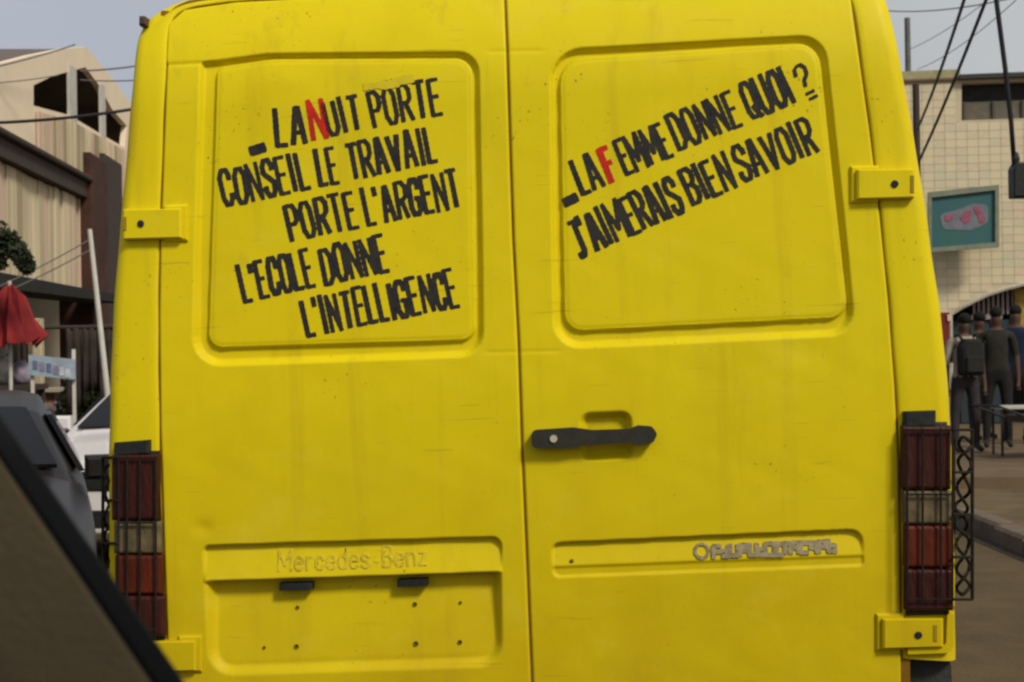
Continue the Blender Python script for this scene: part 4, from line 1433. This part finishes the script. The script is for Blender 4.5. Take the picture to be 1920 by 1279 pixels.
def car(name, M, paint, label, L=4.3, Wd=1.74, H=1.42, hood=0.98, ll=None):
    """front at y=0, nose towards -y"""
    root = empty(name, M, label, 'car')
    hw = Wd / 2
    bl = hood + .03
    st_ = [  # y, half width, bottom z, shoulder z, top z, top half width
        (0.00, hw * .80, .30, .62, .68, hw * .74), (0.06, hw * .92, .24, .70, .80, hw * .84), (0.22, hw * .98, .20, .76, hood - .10, hw * .86),
        (0.70, hw, .20, .84, hood - .03, hw * .86), (1.15, hw, .20, .90, hood + .02, hw * .87), (1.75, hw, .20, .93, H - .06, hw * .70),
        (2.05, hw, .20, .93, H, hw * .70), (3.0, hw, .20, .95, H, hw * .70), (3.6, hw, .22, .96, H - .08, hw * .70),
        (4.05, hw * .97, .26, .93, .99, hw * .82), (L, hw * .88, .34, .80, .90, hw * .78)]
    V, F = [], []
    for y, w, zb, zs, zt_, tw_ in st_:
        V += [(-w * .9, y, zb), (-w, y, zb + .12), (-w, y, zs - .06), (-w * .985, y, zs), (-tw_ - (w - tw_) * .12, y, zt_ - .03), (-tw_ * .9, y, zt_ - .004), (-tw_ * .5, y, zt_ + .012), (0, y, zt_ + .016),
              (tw_ * .5, y, zt_ + .012), (tw_ * .9, y, zt_ - .004), (tw_ + (w - tw_) * .12, y, zt_ - .03), (w * .985, y, zs), (w, y, zs - .06), (w, y, zb + .12), (w * .9, y, zb)]
    n = 15
    for i in range(len(st_) - 1):
        for k in range(n):
            F.append((i * n + k, i * n + (k + 1) % n, (i + 1) * n + (k + 1) % n, (i + 1) * n + k))
    F += [tuple(range(n)), tuple((len(st_) - 1) * n + k for k in range(n))]
    body = mesh('body', V, F, paint, root)
    bv = body.modifiers.new('bevel', 'BEVEL'); bv.width = .015; bv.segments = 2; bv.limit_method = 'ANGLE'; bv.angle_limit = R(20)
    # windscreen between the hood edge and the roof, 6 mm proud of the shell
    y0, z0_, w0 = 1.20, hood + .055, hw * .82
    y1, z1_, w1 = 1.73, H - .075, hw * .66
    def proud(p, d=.03): return (p[0], p[1] - d * .75, p[2] + d * .65)
    q = [proud(p) for p in ((-w0, y0, z0_), (0, y0 - .01, z0_ + .02), (w0, y0, z0_), (w1, y1, z1_), (0, y1, z1_ + .02), (-w1, y1, z1_))]
    q2 = [(a, b + .02, c - .02) for a, b, c in q]
    mesh('windscreen', q + q2, [(0, 1, 4, 5), (1, 2, 3, 4), (6, 11, 10, 7), (7, 10, 9, 8), (0, 6, 7, 1), (1, 7, 8, 2), (2, 8, 9, 3), (3, 9, 10, 4), (4, 10, 11, 5), (5, 11, 6, 0)], GLASS, root)
    for s in (-1, 1):
        for ya, yb in ((1.55, 2.35), (2.42, 3.25)):
            zt_ = H - .10; zs = 1.0
            xa, xb = hw * .965, hw * .79
            q = [(s * (xa + .012), ya if ya > 2 else ya - .05, zs), (s * (xa + .012), yb, zs), (s * (xb + .012), yb - .03, zt_), (s * (xb + .012), ya + .2 if ya < 2 else ya, zt_)]
            q2 = [(a - s * .03, b, c) for a, b, c in q]
            mesh('side_window', q + q2, [(0, 1, 2, 3), (7, 6, 5, 4), (0, 4, 5, 1), (1, 5, 6, 2), (2, 6, 7, 3), (3, 7, 4, 0)], GLASS, root)
        hl = rounded([(s * hw * .52, .66), (s * hw * .86, .70), (s * hw * .90, .83), (s * hw * .58, .80)][::s], .02, 3)
        v, f = prism([hl], 0.02, 0.20)
        v = [(x, y + (.10 * (abs(x) / hw - .5) if True else 0), z) for x, y, z in v]
        mesh('headlight', v, f, mat('headlight_glass', (.55, .52, .38), .2, noise=.5, nscale=12), root)
        v, f = bevbox(s * hw - (.02 if s > 0 else .17), s * hw + (.17 if s > 0 else .02), 1.42, 1.52, .96, 1.08, .02)
        mesh('mirror', v, f, paint, root)
        for yy in (.78, 3.45):
            wv, wf = lathe([(.18, -.09), (.28, -.10), (.315, -.06), (.315, .06), (.28, .10), (.18, .09)], 24, 'x', (s * (hw - .11), yy, .316))
            w_ = mesh('wheel', wv, wf, RUBBER, root, smooth=True)
            mesh('rim', *lathe([(.178, -.05), (.178, s * .095), (.05, s * .07)], 16, 'x', (s * (hw - .11), yy, .316)), STEEL, w_)
    mesh('grille', *bevbox(-hw * .48, hw * .48, -.015, .10, .60, .74, .01), BLACKPL, root)
    mesh('lower_grille', *bevbox(-hw * .6, hw * .6, -.02, .12, .34, .46, .01), BLACKPL, root)
    return root


DARKCAR = mat('charcoal_car_paint', (0.022, 0.019, 0.019), .38, noise=.35, nscale=6, spec=.3, color2=(0.012, 0.010, 0.009))
WHITECAR = mat('white_car_paint', (0.72, 0.68, 0.67), .3, noise=.1, coat=.4)
fr = P(188, 650, 5.6)
car('parked_car', Matrix.Translation((fr.x, fr.y, .006)) @ Matrix.Rotation(R(19), 4, 'Z') @ Matrix.Translation((-.87, 0, 0)), DARKCAR,
    'charcoal car facing the camera, half hidden by the black windscreen seal on the left', H=1.38, hood=.99)
car('parked_car', Matrix.Translation((-2.80, 10.0, .006)), WHITECAR, 'white car behind the charcoal one, its pale bonnet showing left of the van', H=1.33, hood=.93)


# ------------------------------------------------------------------ people by the building
def person(M, label, pose, cloth, name='person', hair=(.012, .01, .009)):
    root = empty(name, M, label, 'person')
    J, E, RD = [], [], []
    def j(p, r, parent=None):
        J.append(p); RD.append(r)
        if parent is not None: E.append((parent, len(J) - 1))
        return len(J) - 1
    pel = j((0, 0, .95), (.155, .11))
    w1 = j((0, -.005, 1.10), (.140, .10), pel)
    ch = j((0, 0, 1.28), (.165, .115), w1)
    sh = j((0, .01, 1.41), (.13, .09), ch)
    nk = j((0, .015, 1.50), (.052, .052), sh)
    hb = j((0, .0, 1.58), (.075, .085), nk)
    ht = j((0, .0, 1.67), (.072, .088), hb)
    for s in (-1, 1):
        hip = j((s * .095, 0, .88), (.095, .10), pel)
        kn = j((s * (.11 + pose.get('st', 0)), pose.get('kn', -.02) * s, .50), (.062, .065), hip)
        an = j((s * (.12 + pose.get('st', 0) * 1.5), pose.get('an', 0.02) * s, .09), (.040, .045), kn)
        j((s * (.13 + pose.get('st', 0) * 1.5), pose.get('an', .02) * s - .15 * pose.get('dir', -1), .045), (.038, .032), an)
        so = j((s * .185, .01, 1.40), (.058, .06), sh)
        ar = pose['arms'][0 if s < 0 else 1]
        el_ = j(tuple(Vector((s * .235, .02, 1.13)) + Vector(ar[0])), (.042, .044), so)
        wr = j(tuple(Vector((s * .25, -.02, .88)) + Vector(ar[1])), (.027, .030), el_)
        ha = j(tuple(Vector((s * .25, -.04, .79)) + Vector(ar[2])), (.030, .018), wr)
        for fx in (-.02, 0.0, .02):
            j(tuple(Vector((s * .25 + fx, -.05, .72)) + Vector(ar[2])), (.009, .009), ha)
        j(tuple(Vector((s * .22, -.07, .77)) + Vector(ar[2])), (.010, .010), ha)
    me = bpy.data.meshes.new('body_src'); me.from_pydata(J, E, []); me.update()
    o = bpy.data.objects.new('body_src', me); COL.objects.link(o)
    sk = o.modifiers.new('skin', 'SKIN')
    for v, r in zip(me.skin_vertices[0].data, RD): v.radius = r
    me.skin_vertices[0].data[0].use_root = True
    ss = o.modifiers.new('sub', 'SUBSURF'); ss.levels = 2; ss.render_levels = 2
    dg = bpy.context.evaluated_depsgraph_get(); dg.update()
    bm_ = bpy.data.meshes.new_from_object(o.evaluated_get(dg))
    bpy.data.objects.remove(o)
    bm_.name = 'body'
    bm_.materials.clear()
    for m_ in (cloth['skin'], cloth['shirt'], cloth['trouser'], cloth['shoe']): bm_.materials.append(m_)
    for pl in bm_.polygons:
        c = pl.center
        arm = abs(c.x) > .19 + (0.0 if c.z > 1.2 else .01) 
        if c.z > 1.475: k_ = 0
        elif c.z < .11: k_ = 3
        elif arm and c.z < cloth.get('sleeve', 1.18) and c.z > .62 and abs(c.x) > .2: k_ = 0
        elif c.z < .97: k_ = 2
        else: k_ = 1
        pl.material_index = k_
    bm_.shade_smooth()
    body = bpy.data.objects.new('body', bm_); link(body, root)
    # hair cap, ears, nose
    bm2 = bmesh.new(); bmesh.ops.create_icosphere(bm2, subdivisions=3, radius=1)
    for v in bm2.verts:
        v.co = Vector((v.co.x * .079, v.co.y * .094 - .012, max(v.co.z, -.7) * .078 + 1.69))
    hm = bpy.data.meshes.new('hair'); bm2.to_mesh(hm); bm2.free(); hm.materials.append(mat('black_hair', hair, .9, noise=.3, nscale=40)); hm.shade_smooth()
    link(bpy.data.objects.new('hair', hm), root)
    return root


SKIN = mat('brown_skin', (.085, .045, .03), .6, noise=.2)
def cloth(shirt, trouser, sleeve=1.18):
    return dict(skin=SKIN, shirt=mat('shirt_%.2f_%.2f' % shirt[:2], shirt, .85, noise=.4, nscale=9), trouser=mat('trouser_%.3f' % trouser[0], trouser, .85, noise=.3, nscale=9),
                shoe=mat('dark_shoe', (.02, .018, .016), .6), sleeve=sleeve)


def ground_at(x, y, z=.24): return Vector((x, y, z))


GZ = .24
def stand(px, Y, yaw, s=1.0):
    p_ = P(px, 650, Y)
    return Matrix.Translation((p_.x, p_.y, GZ)) @ Matrix.Rotation(R(yaw), 4, 'Z') @ Matrix.Scale(s, 4)


AR = ((0, 0, 0), (0, 0, 0), (0, 0, 0))
M1 = stand(1808, 16.6, 8, .95)
person(M1, 'person in a cream shirt seen from behind beside the van, carrying a black backpack', dict(arms=[AR, AR], st=.02, dir=1), cloth((.40, .34, .26), (.035, .028, .03), 1.12))
bp_ = empty('backpack', M1 @ Matrix.Translation((0, -.17, 1.22)), 'black backpack on the back of the person in the cream shirt', 'backpack')
v, f = plate(rounded([(-.145, -.24), (.145, -.24), (.15, .12), (.09, .22), (-.09, .22), (-.15, .12)], .04, 4), -.10, .075, .03)
mesh('bag', v, f, mat('black_canvas', (.018, .018, .016), .85, noise=.3), bp_)
mesh('front_pocket', *plate(rounded([(-.11, -.20), (.11, -.20), (.11, .0), (-.11, .0)], .02, 3), -.135, -.10, .012), MATS['black_canvas'], bp_)
for s in (-1, 1):
    mesh('strap', *tube([(s * .10, .0, .20), (s * .12, .08, .27), (s * .125, .20, .24), (s * .12, .285, .12), (s * .13, .26, -.08)], .018, 6), MATS['black_canvas'], bp_)
person(stand(1868, 17.2, -15, 1.0), 'person in a dark jacket standing left of the white topped table', dict(arms=[((0, -.03, 0), (.05, -.12, .05), (.07, -.16, .08)), AR], st=.01, dir=1),
       cloth((.026, .025, .016), (.016, .015, .015), 1.15))
person(stand(1905, 17.9, 160, 1.02), 'person in a dark blue top at the right edge, facing the road behind the table', dict(arms=[AR, ((0, -.05, 0), (-.06, -.16, .12), (-.12, -.24, .16))], st=.02, dir=1),
       cloth((.012, .020, .05), (.02, .018, .015), 1.1))
person(stand(1836, 18.6, 30, .98), 'person in black clothes standing between the backpack wearer and the dark jacket', dict(arms=[AR, AR], st=.03, dir=1),
       cloth((.02, .022, .02), (.03, .028, .028), .9))
person(stand(1945, 18.2, 200, 1.0), 'person in brown mostly outside the right edge', dict(arms=[AR, AR], st=.01, dir=1), cloth((.06, .04, .03), (.02, .02, .02), 1.1))
# small white topped table
tbp = P(1893, 650, 16.2)
tb_ = empty('street_table', Matrix.Translation((tbp.x, tbp.y, GZ)), 'small white topped table with thin dark legs in front of the standing people', 'table')
ztab = P(1893, 761, 16.2).z - GZ
mesh('table_top', *bevbox(-.17, .30, -.16, .2, ztab - .035, ztab, .005), mat('white_table_top', (.42, .39, .32), .7), tb_)
for sx in (-.15, .27):
    for sy in (-.13, .17): mesh('leg', *box(sx - .012, sx + .012, sy - .012, sy + .012, 0, ztab - .035), BLACKPL, tb_)
# a wheel of a handcart cut by the right edge
hc = P(1922, 650, 15.6)
cart = empty('hand_cart', Matrix.Translation((hc.x, hc.y, GZ)) @ Matrix.Rotation(R(20), 4, 'Z'), 'dark hand cart with a spoked wheel cut off by the right edge', 'cart')
mesh('tray', *box(-.1, .9, -.25, .25, .42, .50), BROWN, cart)
wv, wf = tube([(.28 * math.cos(q), -.30, .29 + .28 * math.sin(q)) for q in np.linspace(0, 2 * math.pi, 25)[:-1]], .018, 6, closed=True)
whl = mesh('wheel', wv, wf, RUBBER, cart)
for k in range(6):
    q = k * math.pi / 3
    mesh('spoke', *tube([(0, -.30, .29), (.275 * math.cos(q), -.30, .29 + .275 * math.sin(q))], .006, 5), STEEL, whl)
mesh('leg', *box(.75, .80, -.2, -.15, 0, .42), BROWN, cart)
mesh('handle_bar', *tube([(-.1, -.22, .46), (-.55, -.22, .62), (-.55, .22, .62), (-.1, .22, .46)], .015, 6), BLACKPL, cart)
